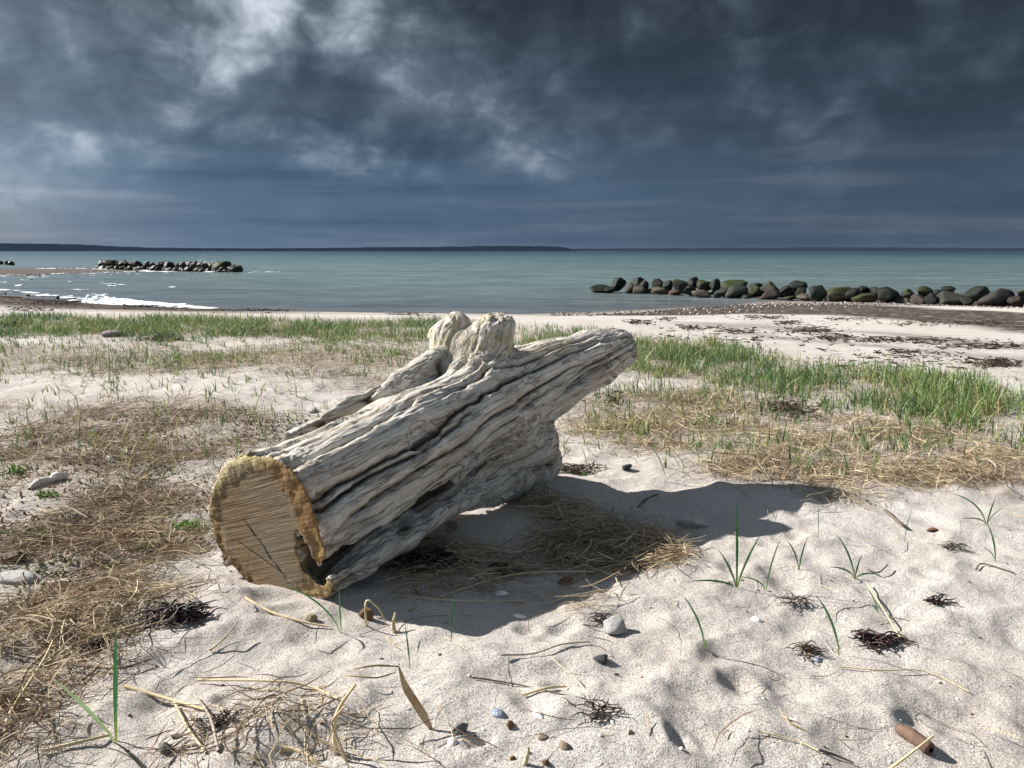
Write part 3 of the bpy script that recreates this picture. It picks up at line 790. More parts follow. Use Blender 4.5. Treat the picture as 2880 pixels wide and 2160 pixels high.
    rimcol = np.stack([np.interp(aj, key, cols[:, i]) for i in range(3)], 1)
    # ------- split into parts
    root = bpy.data.objects.new('driftwood_log', None); col.objects.link(root); root.location = (0, 0, 0)
    tag(root, 'big weathered grey driftwood trunk with sawn mossy end lying on the sand', 'driftwood')
    fc = co[fl].mean(1)
    part = np.zeros(len(fl), int)
    limb = (np.minimum.reduce([seg_sd(fc, AX[i], AX[i+1], AXR[i], AXR[i+1]) for i in range(3, len(AX)-1)]) < chain_sd(fc, AX[:4], AXR[:4])-0.02)
    part[limb] = 1
    ft = chain_sd(fc, *FOOT); part[(ft < chain_sd(fc, AX[:4], AXR[:4])-0.015) & (ft < 0.02) & ~limb] = 2
    for i in range(2):
        sd = chain_sd(fc, *STUBS[i], 0.02); other = chain_sd(fc, *STUBS[1-i], 0.02)
        part[(sd < 0.012) & (sd <= other) & (chain_sd(fc, AX[:4], AXR[:4]) > 0.03)] = 3+i
    rd = chain_sd(fc, *RIDGE); part[(rd < 0.012) & (chain_sd(fc, AX[:4], AXR[:4]) > 0.0) & (part == 0)] = 5
    part[w[fl].mean(1) > 0.6] = 6
    # the strip under the gap
    qf = fc-LOG_A; thf = np.arctan2(qf@SIDE, qf@UPV)
    gp = np.array(GAP)-LOG_A; gth = np.arctan2(gp@SIDE, gp@UPV); gs = gp@D
    sf = qf@D
    low = (thf > np.interp(sf, gs, gth)) & (thf < np.interp(sf, gs, gth)+0.75) & (sf < gs[-1]) & (part == 0)
    part[low] = 7
    Mw, Mc = mat_wood(), mat_cut()
    names = ['trunk', 'limb', 'root_foot', 'root_stub', 'root_stub', 'back_ridge', 'cut_end', 'split_strip']
    labels = [None, 'tapering bleached root limb pointing upward', 'grey root foot resting on the sand', 'rounded bleached root knob with a dark hole', 'taller root knob with swirling grain',
              'broken grey ridge along the far side', 'sawn brown end with saw marks and orange moss rim', 'grey strip split off under a dark gap']
    for k_ in range(8):
        fs = fl[part == k_]
        if len(fs) == 0: continue
        used, inv = np.unique(fs, return_inverse=True)
        pm = mesh_np(names[k_], co[used], inv.reshape(-1, 4), {'grain': G3[used], 'recess_shade': np.clip(np.maximum(gap_shade, 0.9*crack*(~oncut)), 0, 1)[used], 'stub': stub[used], 'rim': (rim_face if k_ == 6 else rim)[used], 'saw': saw[used], 'rimcol': rimcol[used]})
        pm.normals_split_custom_set_from_vertices(nn[used].tolist())
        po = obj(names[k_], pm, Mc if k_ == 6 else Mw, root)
        if labels[k_]: po['label'] = labels[k_]
driftwood_log()

# ------------------------------------------------------------------ ribbons: grass blades, straw, fronds
def ribbons(Cn, Wv):
    """Cn, Wv: (N, K, 3) centre lines and half-width vectors"""
    N_, K_, _ = Cn.shape
    v = np.stack([Cn-Wv, Cn+Wv], 2).reshape(-1, 3)
    b = (np.arange(N_)*K_*2)[:, None]+(np.arange(K_-1)*2)[None, :]
    b = b.ravel()
    f = np.stack([b, b+1, b+3, b+2], 1)
    return v, f
def mat_blade(name, stops, rough=0.55, trans=0.25, spec=0.35):
    t = MT(name, rough, spec)
    c = t.ramp(t.attr('tint'), stops)
    c = t.mix(1.0, c, t.ramp(t.noise(t.pos(), 35, 3, 0.6), [(0.3, (0.8, 0.8, 0.8)), (0.7, (1.15, 1.15, 1.15))]), 'MULTIPLY')
    t.color(c)
    if trans > 0:
        tr = t.n('ShaderNodeBsdfTranslucent'); t.l(c, tr.inputs[0])
        mx = t.n('ShaderNodeMixShader'); mx.inputs[0].default_value = trans
        out = t.nt.nodes['Material Output']
        t.l(t.b.outputs[0], mx.inputs[1]); t.l(tr.outputs[0], mx.inputs[2]); t.l(mx.outputs[0], out.inputs[0])
    return t.m
M_GRASS = mat_blade('green_grass', [(0.0, (0.055, 0.115, 0.060)), (0.45, (0.105, 0.190, 0.070)), (0.75, (0.180, 0.250, 0.075)), (0.9, (0.32, 0.32, 0.11)), (1.0, (0.48, 0.41, 0.22))])
M_STRAW = mat_blade('dry_straw', [(0.0, (0.13, 0.085, 0.055)), (0.3, (0.27, 0.195, 0.125)), (0.6, (0.46, 0.36, 0.22)), (0.85, (0.60, 0.50, 0.34)), (1.0, (0.72, 0.64, 0.50))], 0.7, 0.1, 0.2)
M_WEED = mat_blade('low_weeds', [(0.0, (0.16, 0.085, 0.075)), (0.35, (0.21, 0.125, 0.10)), (0.6, (0.15, 0.17, 0.06)), (1.0, (0.13, 0.24, 0.045))], 0.6, 0.15)
M_WRACK = mat_blade('dry_wrack', [(0.0, (0.045, 0.032, 0.026)), (0.6, (0.10, 0.07, 0.052)), (1.0, (0.21, 0.16, 0.115))], 0.75, 0.0, 0.2)
M_FROND = mat_blade('black_seaweed', [(0.0, (0.012, 0.010, 0.010)), (0.6, (0.035, 0.024, 0.022)), (1.0, (0.10, 0.05, 0.042))], 0.55, 0.0, 0.35)

def blade_lines(bx_, by_, h, az, lean, w, K_=5, seed=0, roll=None):
    r = np.random.default_rng(seed); n = len(h)
    t = np.linspace(0, 1, K_)[None, :]
    bz = H(bx_, by_)-0.01
    dx, dy = np.cos(az)[:, None], np.sin(az)[:, None]
    hor = h[:, None]*lean[:, None]*t**1.7
    C = np.stack([bx_[:, None]+dx*hor, by_[:, None]+dy*hor, bz[:, None]+h[:, None]*(t-0.28*lean[:, None]*t**2)], -1)
    C[:, 1:, 2] = np.maximum(C[:, 1:, 2], (bz+0.016)[:, None])
    ra = (az+math.pi/2+r.normal(0, 0.6, n)) if roll is None else roll
    prof = np.interp(t, [0, 0.25, 0.6, 0.85, 1.0], [0.65, 1.0, 0.85, 0.45, 0.02])
    W = np.stack([np.cos(ra)[:, None]*w[:, None]*prof, np.sin(ra)[:, None]*w[:, None]*prof, 0*prof*w[:, None]+0.0], -1)
    return C, W
def green_grass():
    r = np.random.default_rng(21); n = 120000
    y = 2.3+r.random(n)**0.8*10.0; x = (r.random(n)*2-1)*(0.66*y+1.2)
    d = zones(Z_GREEN, x, y, 45)
    clump = np.clip(0.42+1.0*pn(x*1.0, y*1.3, 0, 46)+0.8*pn(x*3.3, y*3.3, 0, 47)+0.25*(d-0.5), 0.02, 1)
    dn = poly_dist(DUNE, x, y)
    keep = (r.random(n) < d*clump) & (dn > -0.15)
    # also a thin sprinkle of shoots across the whole dune
    spr = (r.random(n) < 0.045*np.clip(1+1.6*pn(x*0.9, y*0.9, 0, 48), 0, 2)) & (y > 3.3) & (dn > 0)
    keep |= spr
    # none grow through the log
    P = np.stack([x, y, 0.1+0*x], 1); keep &= chain_sd(P, [AX[1]*np.array((1, 1, 0))+(0, 0, .1), AX[3]*np.array((1, 1, 0))+(0, 0, .1)], [0.27, 0.27]) > 0
    x, y = x[keep], y[keep]
    k = r.integers(2, 6, len(x)); x = np.repeat(x, k)+r.normal(0, 0.012, k.sum()); y = np.repeat(y, k)+r.normal(0, 0.012, k.sum())
    n = len(x); dd = zones(Z_GREEN, x, y, 45)
    h = (0.030+0.130*r.random(n)**1.8)*(0.75+0.30*dd); h = np.where(r.random(n) < 0.06, h*1.45, h)
    right = sst(0.5, 2.5, x)*sst(9.5, 6.0, y); h = h*(1+0.15*right)
    lean = np.abs(r.normal(0.50, 0.45, n)); az = r.random(n)*6.28
    az = np.where(r.random(n) < 0.3, math.pi+r.normal(0, 0.8, n), az)
    C, W = blade_lines(x, y, h, az, lean, 0.0021+0.0020*r.random(n), 5, 22)
    v, f = ribbons(C, W)
    tint = np.clip(r.normal(0.60, 0.20, n)+0.30*pn(x*0.8, y*0.8, 0, 49), 0, 1)
    tint = np.repeat(tint, 10)+np.tile(np.repeat(np.array([0.22, 0.05, 0, 0, 0.03]), 2), n)
    o = obj('beach_grass', mesh_np('beach_grass', v, f, {'tint': np.clip(tint, 0, 1)}), M_GRASS)
    tag(o, 'green marram grass growing across the low dune behind the log', 'grass', kind='stuff')
green_grass()

def lying(n, dens, seed, L0, L1, w0, w1, lift, K_=5, region=None, curl=0.45, extra=None):
    """limp strips lying on the ground where dens(x, y) says"""
    r = np.random.default_rng(seed); xs, ys = [], []
    got = 0
    while got < n:
        m = n*6
        if region is None:
            y = 1.25+r.random(m)**1.6*9.5; x = (r.random(m)*2-1)*(0.68*y+0.4)
        else: x, y = region(r, m)
        k = r.random(m) < dens(x, y); xs.append(x[k]); ys.append(y[k]); got += k.sum()
        if len(xs) > 30: break
    x = np.concatenate(xs)[:n]; y = np.concatenate(ys)[:n]; n = len(x)
    L = L0+(L1-L0)*r.random(n)**2.2; a = r.random(n)*6.28
    t = np.linspace(-0.5, 0.5, K_)[None, :]
    ang = a[:, None]+curl*r.normal(0, 1, n)[:, None]*t
    X = x[:, None]+np.cos(ang)*L[:, None]*t; Y = y[:, None]+np.sin(ang)*L[:, None]*t
    hz = lift*r.random(n)**2
    tilt = r.normal(0, 1, n)*np.minimum(0.35*L, lift*1.2)
    Z = H(X.ravel(), Y.ravel()).reshape(X.shape)+0.003+hz[:, None]+np.maximum(0, tilt[:, None]*t)+0.3*hz[:, None]*(0.25-t**2)*4
    w = w0+(w1-w0)*r.random(n)**2
    rl = r.random(n)*6.28
    prof = np.array([0.5, 1, 1, 0.9, 0.3]) if K_ == 5 else np.ones(K_)
    nx, ny = -np.sin(a), np.cos(a)
    W = np.stack([nx*np.cos(rl), ny*np.cos(rl), np.abs(np.sin(rl))*0.8], -1)[:, None, :]*(w[:, None]*prof[None, :])[..., None]
    return np.stack([X, Y, Z], -1), W, x, y, r
def dry_straw():
    C, W, x, y, r = lying(34000, lambda x, y: np.clip(zones(Z_STRAW, x, y, 41)*np.clip(0.55+1.3*pn(x*2.0, y*2.4, 0, 43)+0.5*pn(x*6, y*6, 0, 42), 0.04, 1.3)*np.minimum(1, 2.2/y+0.12)+0.0018*(y < 5), 0, 1), 31, 0.03, 0.24, 0.0006, 0.0021, 0.024)
    v, f = ribbons(C, W); tint = np.repeat(np.clip(r.normal(0.50, 0.26, len(x))+0.2*pn(x*2, y*2, 0, 44)-0.22*(x < -0.6), 0, 1), 10)
    tag(obj('straw_litter', mesh_np('straw_litter', v, f, {'tint': tint}), M_STRAW), 'dry tan straw and stalks strewn over the sand', 'straw', kind='stuff')
    # thin straw standing among the grass
    r = np.random.default_rng(33); n = 40000
    y = 3.0+r.random(n)*8.5; x = (r.random(n)*2-1)*(0.66*y+1)
    k = r.random(n) < 0.75*np.clip(zones(Z_GREEN, x, y, 45)+zones(Z_STRAW, x, y, 41), 0, 1)
    P = np.stack([x, y, 0.1+0*x], 1); k &= chain_sd(P, [AX[1]*np.array((1, 1, 0))+(0, 0, .1), AX[3]*np.array((1, 1, 0))+(0, 0, .1)], [0.26, 0.26]) > 0
    x, y = x[k], y[k]; n = len(x)
    C, W = blade_lines(x, y, 0.04+0.09*r.random(n), r.random(n)*6.28, np.abs(r.normal(0.9, 0.5, n)), 0.0010+0.0011*r.random(n), 5, 34)
    v, f = ribbons(C, W)
    tag(obj('dead_grass', mesh_np('dead_grass', v, f, {'tint': np.repeat(np.clip(r.normal(0.6, 0.2, n), 0, 1), 10)}), M_STRAW), 'dead yellow grass blades bent over among the green grass', 'dead grass', kind='stuff')
dry_straw()

def low_weeds():
    zl = [Z_STRAW[0]]
    r = np.random.default_rng(36); n = 42000
    y = 1.5+r.random(n)*3.0; x = -0.2-r.random(n)*(0.68*y+0.2)
    d = zones(zl, x, y, 55)*np.clip(0.35+1.1*pn(x*3, y*3, 0, 56), 0, 1)
    k = r.random(n) < d; x, y = x[k], y[k]; n = len(x)
    h = 0.010+0.028*r.random(n)
    C, W = blade_lines(x, y, h, r.random(n)*6.28, np.abs(r.normal(0.6, 0.4, n)), 0.0028+0.0034*r.random(n), 4, 37)
    v, f = ribbons(C, W)
    g = np.clip(0.32+0.55*pn(x*2.2, y*2.2, 0, 57)+r.normal(0, 0.16, n), 0, 1)
    tag(obj('low_weeds', mesh_np('low_weeds', v, f, {'tint': np.repeat(g, 8)}), M_WEED), 'tiny reddish and green creeping weeds covering the sand beside the cut end', 'weeds', kind='stuff')
low_weeds()

def beach_wrack():
    """dark dried seaweed cast up in broken lines on the far sand"""
    cl = []
    r = np.random.default_rng(61)
    for (u, v, w, h, n) in ((1750, 718, 55, 8, 170), (1810, 732, 50, 4, 90), (1890, 738, 110, 3, 110), (2000, 740, 130, 4, 150), (2120, 752, 110, 5, 170), (1960, 770, 60, 3, 50), (1500, 712, 45, 3, 60), (1585, 720, 40, 3, 50), (1600, 735, 200, 20, 120), (1950, 790, 250, 25, 160),
                            (1700, 700, 30, 4, 90), (1830, 692, 70, 3, 80), (2050, 700, 160, 6, 220), (1650, 688, 60, 3, 120), (2150, 790, 70, 6, 200), (1440, 690, 24, 3, 60), (1380, 700, 30, 3, 60),
                            (120, 655, 90, 5, 260), (60, 668, 60, 4, 160), (330, 662, 70, 4, 200), (560, 668, 80, 4, 220), (880, 676, 50, 3, 110), (1690, 890, 36, 14, 150), (1760, 900, 60, 8, 40),
                            (560, 720, 36, 4, 60), (345, 735, 34, 5, 60), (20, 708, 44, 4, 60), (1320, 870, 40, 10, 40)):
        uu = u+r.normal(0, 0.55, n)*w; vv = v+r.normal(0, 0.5, n)*h
        cl.append(np.stack(gnd_v(uu*S22, vv*S22), 1))
    cl = np.concatenate(cl); x, y = cl[:, 0], cl[:, 1]
    n = len(x); L = (0.04+0.12*r.random(n))*np.clip(y/7, 0.5, 1.2)
    a = r.random(n)*6.28; t = np.linspace(-0.5, 0.5, 5)[None, :]
    ang = a[:, None]+2.2*r.normal(0, 1, n)[:, None]*t
    X = x[:, None]+np.cos(ang)*L[:, None]*t; Y = y[:, None]+np.sin(ang)*L[:, None]*t
    Z = H(X.ravel(), Y.ravel()).reshape(X.shape)+0.004+(0.05*r.random(n)**1.5)[:, None]+0.02*r.random((n, 5))
    w = (0.002+0.006*r.random(n))*np.clip(y/7, 0.4, 1.3)
    rl = r.random(n)*3.14
    W = np.stack([-np.sin(a)*np.cos(rl), np.cos(a)*np.cos(rl), np.sin(rl)], -1)[:, None, :]*(w[:, None]*np.array([0.4, 1, 1, 1, 0.4])[None, :])[..., None]
    v, f = ribbons(np.stack([X, Y, Z], -1), W)
    tag(obj('beach_wrack', mesh_np('beach_wrack', v, f, {'tint': np.repeat(np.clip(r.normal(0.4, 0.25, n), 0, 1), 10)}), M_WRACK), 'dark dried seaweed wrack scattered in lines along the beach', 'wrack', kind='stuff')
beach_wrack()

# ------------------------------------------------------------------ stones
import bmesh
def ico(sub):
    bm = bmesh.new(); bmesh.ops.create_icosphere(bm, subdivisions=sub, radius=1.0)
    v = np.array([q.co[:] for q in bm.verts]); f = np.array([[q.index for q in p.verts] for p in bm.faces]); bm.free(); return v, f
ICO = {i: ico(i) for i in (1, 2, 3, 4)}
def stone_mesh(name, seed, sub=3, cuts=5, rough=0.10, flat=1.0, deep=0.66):
    v, f = ICO[sub]; v = v.copy(); r = np.random.default_rng(seed)
    v *= (1+rough*1.6*pn(v[:, 0]*1.1, v[:, 1]*1.1, v[:, 2]*1.1, seed % 97)+rough*0.6*pn(v[:, 0]*2.6, v[:, 1]*2.6, v[:, 2]*2.6, seed % 89))[:, None]
    for _ in range(cuts):
        n = r.normal(size=3); n /= np.linalg.norm(n); d = deep+0.22*r.random()
        e = v@n-d; m = e > 0; v[m] -= (e[m]*0.97)[:, None]*n
    v *= (1+0.030*pn(v[:, 0]*5, v[:, 1]*5, v[:, 2]*5, seed % 83)+0.012*pn(v[:, 0]*13, v[:, 1]*13, v[:, 2]*13, seed % 79))[:, None]
    v[:, 2] *= flat
    v -= (v.max(0)+v.min(0))/2; v /= (v.max(0)-v.min(0))/2
    return mesh_np(name, v, f)
def mat_stone(name, c0, c1, algae=None, rough=0.6, scale=2.2, bump=0.05, spec=0.18):
    t = MT(name, rough, spec); p = t.ocoord()
    c = t.ramp(t.noise(p, scale, 6, 0.65), [(0.3, c0), (0.7, c1)])
    c = t.mix(1.0, c, t.ramp(t.noise(p, scale*9, 4, 0.7), [(0.3, (0.7, 0.7, 0.7)), (0.7, (1.25, 1.25, 1.25))]), 'MULTIPLY')
    if algae:
        nz = t.n('ShaderNodeSeparateXYZ'); t.l(t.n('ShaderNodeNewGeometry').outputs['Normal'], nz.inputs[0])
        k = t.math('ADD', t.math('MULTIPLY', nz.outputs[2], 0.55), t.noise(p, 1.6, 5, 0.65))
        c = t.mix(t.ramp(k, [(0.50, 0.0), (0.80, 0.9)]), c, algae)
    t.color(c); t.bump(t.noise(p, scale*4, 6, 0.7), bump, 0.7)
    return t.m
BM = {
 'dark': mat_stone('dark_wet_stone', (0.012, 0.013, 0.014), (0.024, 0.024, 0.024), (0.018, 0.022, 0.015), 0.40),
 'green': mat_stone('algae_stone', (0.025, 0.024, 0.021), (0.046, 0.040, 0.033), (0.034, 0.046, 0.013), 0.65),
 'olive': mat_stone('olive_stone', (0.036, 0.035, 0.020), (0.089, 0.083, 0.051), (0.040, 0.046, 0.017), 0.7),
 'brown': mat_stone('brown_stone', (0.027, 0.020, 0.017), (0.079, 0.059, 0.048), None, 0.5),
 'tan': mat_stone('tan_stone', (0.060, 0.047, 0.034), (0.129, 0.104, 0.076), None, 0.6),
 'red': mat_stone('red_stone', (0.051, 0.029, 0.024), (0.109, 0.069, 0.057), None, 0.55),
 'grey': mat_stone('grey_stone', (0.025, 0.024, 0.025), (0.076, 0.071, 0.071), (0.036, 0.037, 0.028), 0.5)}
BL = {'dark': 'dark wet boulder', 'green': 'algae green boulder', 'olive': 'olive yellow boulder', 'brown': 'brown boulder', 'tan': 'tan boulder', 'red': 'reddish boulder', 'grey': 'plain grey boulder'}
BOULDER = {k: [stone_mesh('boulder_'+k, 100+17*i+3*j, 3, 12, 0.24, 1.0, 0.56) for i in range(4)] for j, k in enumerate(BM)}
for k in BM:
    for m in BOULDER[k]: m.materials.append(BM[k])
BLIST = []
def boulder(kind, x, y, zc_, sx, sy, sz, where, group, r):
    o = bpy.data.objects.new('boulder', BOULDER[kind][int(r.integers(0, 4))]); col.objects.link(o)
    o.location = (x, y, zc_); o.scale = (sx, sy, sz); o.rotation_euler = (r.normal(0, 0.12), r.normal(0, 0.12), r.random()*6.28 if abs(sx-sy) < 0.15 else r.normal(0, 0.25))
    BLIST.append((o, kind, where, group)); return o
def near_breakwater():
    r = np.random.default_rng(71)
    data = '''160 125 130 38 dark;243 101 64 56 dark;332 95 76 50 dark;370 107 45 46 dark;345 130 80 40 brown;298 125 40 45 brown;432 102 66 46 dark;483 108 40 50 dark;440 135 85 38 tan;550 110 64 56 green;515 145 55 28 red
607 95 60 46 dark;588 132 55 44 dark;655 112 80 50 green;708 105 56 54 dark;650 150 90 36 tan;725 150 50 34 grey;815 115 130 44 green;810 142 120 60 grey;905 135 66 44 olive;910 112 60 30 dark;985 122 95 62 green;985 150 90 50 brown
955 168 70 24 red;860 162 70 26 grey;1060 135 66 50 dark;1120 112 76 46 dark;1130 140 60 40 dark;1150 166 70 30 tan;1075 172 60 22 green;1222 145 95 66 dark;1300 135 70 34 olive;1340 155 130 68 olive;1375 150 70 60 dark;1275 170 50 34 grey
1435 132 68 42 dark;1450 172 130 48 olive;1500 140 80 40 dark;1560 155 110 68 dark;1655 148 80 44 green;1635 185 50 32 tan;1735 135 90 44 green;1710 180 70 46 brown;1765 178 60 60 dark;1850 130 72 38 dark;1800 145 50 34 dark
1875 178 150 74 grey;1975 152 130 64 dark;1985 203 60 34 brown;2085 178 130 95 grey;2140 150 60 40 dark;2180 190 70 56 brown;2205 152 40 36 green;2290 185 110 70 dark;2330 150 90 50 grey;1940 185 70 40 dark;1600 178 60 36 dark;760 140 60 44 dark;1190 160 46 34 brown;200 130 60 26 dark'''
    for it in data.replace('\n', ';').split(';'):
        cx, cy, w, h, kind = it.split(); cx, cy, w, h = map(float, (cx, cy, w, h))
        u = (1600+0.5787*cx)*K; v = (740+0.5787*cy)*K; pw, ph = w*0.2058, h*0.2058
        tt = (u-585)/(1024-585); Yb = 1/((1-tt)/35.5+tt/24.9)          # straight line in plan
        vb = 384-F*math.tan(PITCH-math.atan(1.8/Yb))
        up_ = vb-(v+ph/2)
        Y = Yb+(0.0 if up_ < 3.0 else 0.55+0.10*up_)
        p = atY(u, v, Y); sc = Y/F/math.cos(PITCH)
        sx, sz = pw/2*sc*1.10, ph/2*sc*1.20
        boulder(kind, p[0], p[1]+sx*0.35, p[2]-0.02, sx, max(sx*0.85, sz*0.9), sz, 'in the near breakwater', 'boulders of the near breakwater', r)
        # what the upper stones rest on
        if up_ >= 3.0:
            base = p[2]-sz
            if base > SEA+0.1:
                hh = (base-(SEA-0.3))/2
                boulder('dark', p[0]+r.normal(0, 0.1), p[1]+sx*0.35+0.15, base-hh+0.08, sx*1.1+0.1, sx*0.9+0.15, hh, 'in the near breakwater', 'boulders of the near breakwater', r)
near_breakwater()
def far_breakwaters():
    r = np.random.default_rng(73)
    a, b = np.array((-41.6, 82.0)), np.array((-23.6, 69.5))
    ks = ['dark', 'dark', 'dark', 'brown', 'grey', 'dark', 'olive', 'dark', 'tan']
    for row, (n, off, zc_) in enumerate(((46, -0.5, 0.05), (44, 0.4, 0.22), (32, 0.1, 0.50))):
        for i in range(n):
            t = (i+0.5+r.normal(0, 0.25))/n
            if row == 2 and t > 0.86: continue
            p = a+(b-a)*t; s_ = 0.24+0.18*r.random()
            kd = 'green' if 0.08 < t < 0.38 and r.random() < 0.5 else ks[r.integers(0, 9)]
            boulder(kd, p[0]+off*0.6+r.normal(0, 0.1), p[1]+off+r.normal(0, 0.15), SEA+zc_+r.normal(0, 0.05), s_*1.15, s_, s_*(0.75+0.3*r.random()), 'in the far breakwater', 'boulders of the far breakwater', r)
    boulder('green', -25.2, 70.3, SEA+0.35, 0.85, 0.7, 0.62, 'in the far breakwater', 'boulders of the far breakwater', r)
    boulder('dark', -23.7, 69.3, SEA+0.18, 0.7, 0.6, 0.42, 'in the far breakwater', 'boulders of the far breakwater', r)
    boulder('dark', -40.2, 81.2, SEA+0.5, 0.8, 0.7, 0.45, 'in the far breakwater', 'boulders of the far breakwater', r)
    for (u, v, w) in ((1, 263.0, 6), (6.5, 263.2, 5), (11.5, 263.6, 7)):
        d = ray(u, v+1.5); t = (SEA-CAM_Z)/d[2]; p = (d[0]*t, d[1]*t); sc = p[1]/F
        boulder('dark', p[0], p[1], SEA+0.15, w*sc*0.5, w*sc*0.4, 0.4, 'in the water past the spit', 'lone boulders past the sand spit', r)
    for (u, v, w) in ((28, 298.0, 4), (57, 300.5, 5), (5, 296, 3)):
        d = ray(u, v); t = (SEA-CAM_Z)/d[2]; p = (d[0]*t, d[1]*t); sc = p[1]/F
        boulder('dark', p[0], p[1], SEA+0.1, w*sc*0.6, w*sc*0.5, w*sc*0.3, 'low at the bay edge', 'low boulders at the edge of the bay', r)
far_breakwaters()

def label_boulders():
    """say of each boulder how big and how shaped it is, where in the heap it lies and what it touches"""
    for g in sorted(set(b[3] for b in BLIST)):
        L_ = [b for b in BLIST if b[3] == g]
        vol = np.array([b[0].scale[0]*b[0].scale[2] for b in L_]); q1, q2 = np.quantile(vol, [0.33, 0.7])
        pos = np.array([b[0].location[:] for b in L_])
        for i, (o, kind, where, _) in enumerate(L_):
            size = 'small' if vol[i] < q1 else ('large' if vol[i] > q2 else 'middling')
            asp = o.scale[2]/o.scale[0]; shp = 'flat ' if asp < 0.5 else ('tall ' if asp > 0.95 else '')
            d = np.linalg.norm(pos-pos[i], axis=1); d[i] = 1e9
            near = [j for j in np.argsort(d)[:6] if L_[j][1] != kind]
            nb = (' beside a %s one' % L_[near[0]][1]) if near else ''
            top = 'topmost ' if pos[i][2] > SEA+0.45 and 'alone' not in where and 'low' not in where else ''
            tag(o, (top+size+' '+shp+BL[kind]+nb+' '+where).strip(), 'boulder', g)
label_boulders()

# ------------------------------------------------------------------ surf
def mat_foam():
    t = MT('foam', 0.9, 0.1); t.color(t.ramp(t.noise(t.pos(), 4, 5, 0.7), [(0.3, (0.55, 0.59, 0.61)), (0.6, (0.82, 0.85, 0.86))])); return t.m
M_FOAM = mat_foam()
def surf():
    gx = np.arange(-50, 9, 0.14); gy = np.arange(22, 90, 0.17)
    X, Y = np.meshgrid(gx, gy); x, y = X.ravel(), Y.ravel()
    ds = -poly_dist(SHORE, x, y)
    n = fbm(x*0.55, y*1.1, 0, 4, 95); n2 = fbm(x*2.0, y*3.0, 0, 3, 99)
    left = sst(-6, -13, x)
    m = np.exp(-(ds-0.5)**2/0.4)*left*0.74                               # swash edge
    m += np.exp(-((ds-3.2-1.2*pn(x*0.15, y*0.15, 0, 96))/0.7)**2)*0.42*left*sst(30, 36, y)
    m += np.exp(-((ds-7.5-2*pn(x*0.1, y*0.1, 0, 97))/0.7)**2)*0.36*left*sst(34, 40, y)
    br = np.hypot(x+29, y-72) ; 
    m += 0.45*np.exp(-((y-(70.2-(x+24)*0.84*0.55-1.6))/0.8)**2)*sst(-40, -36, x)*sst(-20, -23, x)
    m += 0.42*np.exp(-((x+21)/2.2)**2-((y-70.5)/1.0)**2)*2
    m += 0.06*sst(1, 8, ds)*sst(40, 25, ds)*sst(-2, -14, x)
    n3 = pn(x*5, y*9, 0, 98)
    on = (m+0.40*n+0.26*n2+0.16*n3 > 0.62) & (ds > -0.1) & (m > 0.05)
    z = np.where(ds < 0.6, np.maximum(SEA+wave(x, y), H(x, y, False)), SEA+wave(x, y))+0.022+0.035*np.clip(n2, 0, 1)
    nr, nc = X.shape; i = np.arange(x.size).reshape(nr, nc)
    f = np.stack([i[:-1, :-1], i[:-1, 1:], i[1:, 1:], i[1:, :-1]], -1).reshape(-1, 4)
    f = f[on[f].sum(1) >= 3]
    used, inv = np.unique(f, return_inverse=True)
    tag(obj('sea_foam', mesh_np('sea_foam', np.stack([x, y, z], 1)[used], inv.reshape(-1, 4)), M_FOAM), 'white streaks of sea foam lapping the curved bay', 'foam', kind='stuff')
    # the breaking wave
    pts = []
    for (u, v) in ((86, 301.0), (95, 302.0), (110, 302.8), (130, 303.8), (160, 305.0), (185, 306.2), (215, 307.6)):
        d = ray(u, v); t = (SEA-CAM_Z)/d[2]; pts.append((d[0]*t, d[1]*t))
    pts = np.array(pts); sp = np.linspace(0, 1, 260); kx = np.linspace(0, 1, len(pts))
    cx, cy = np.interp(sp, kx, pts[:, 0]), np.interp(sp, kx, pts[:, 1])
    hh = np.interp(sp, [0, 0.10, 0.18, 0.3, 0.5, 0.75, 1], [0.02, 0.15, 0.34, 0.20, 0.14, 0.08, 0.01])
    ww = np.interp(sp, [0, 0.12, 0.5, 1], [0.2, 0.45, 0.6, 0.25])
    a = np.linspace(0, math.pi, 26)
    nx_, ny_ = 0.42, 0.91
    Xw = cx[:, None]+nx_*ww[:, None]*np.cos(a)[None, :]; Yw = cy[:, None]+ny_*ww[:, None]*np.cos(a)[None, :]
    Zw = SEA-0.03+hh[:, None]*np.sin(a)[None, :]**0.8
    nz = fbm(Xw*4, Yw*4, Zw*6, 4, 101); g = 0.22*hh[:, None]*np.sin(a)[None, :]
    Zw = Zw+g*nz*1.6; Xw = Xw+g*0.8*pn(Xw*6, Yw*6, Zw*6, 103); Yw = Yw+g*0.8*pn(Xw*6, Yw*6, Zw*6, 104)
    i = np.arange(Xw.size).reshape(Xw.shape)
    f = np.stack([i[:-1, :-1], i[:-1, 1:], i[1:, 1:], i[1:, :-1]], -1).reshape(-1, 4)
    w = obj('breaking_wave', mesh_np('breaking_wave', np.stack([Xw, Yw, Zw], -1).reshape(-1, 3), f), M_FOAM)
    tag(w, 'white foaming crest of a small wave breaking on the bay shore', 'wave')
    # spray over the far breakwater
    r = np.random.default_rng(77); v0, f0 = ICO[1]; V, Fs = [], []
    for k in range(420):
        q = r.random()
        p = np.array((-28.3+r.normal(0, 0.9*(1-0.5*q)), 75.2+r.normal(0, 0.5), SEA+0.45+0.8*q*abs(r.normal(0, 0.8)))); s_ = 0.015+0.05*r.random()*(1-q)
        Fs.append(f0+len(V)*len(v0)); V.append(v0*s_+p)
    tag(obj('sea_spray', mesh_np('sea_spray', np.concatenate(V), np.concatenate(Fs)), M_FOAM), 'white spray thrown up behind the far breakwater', 'spray', kind='stuff')
surf()

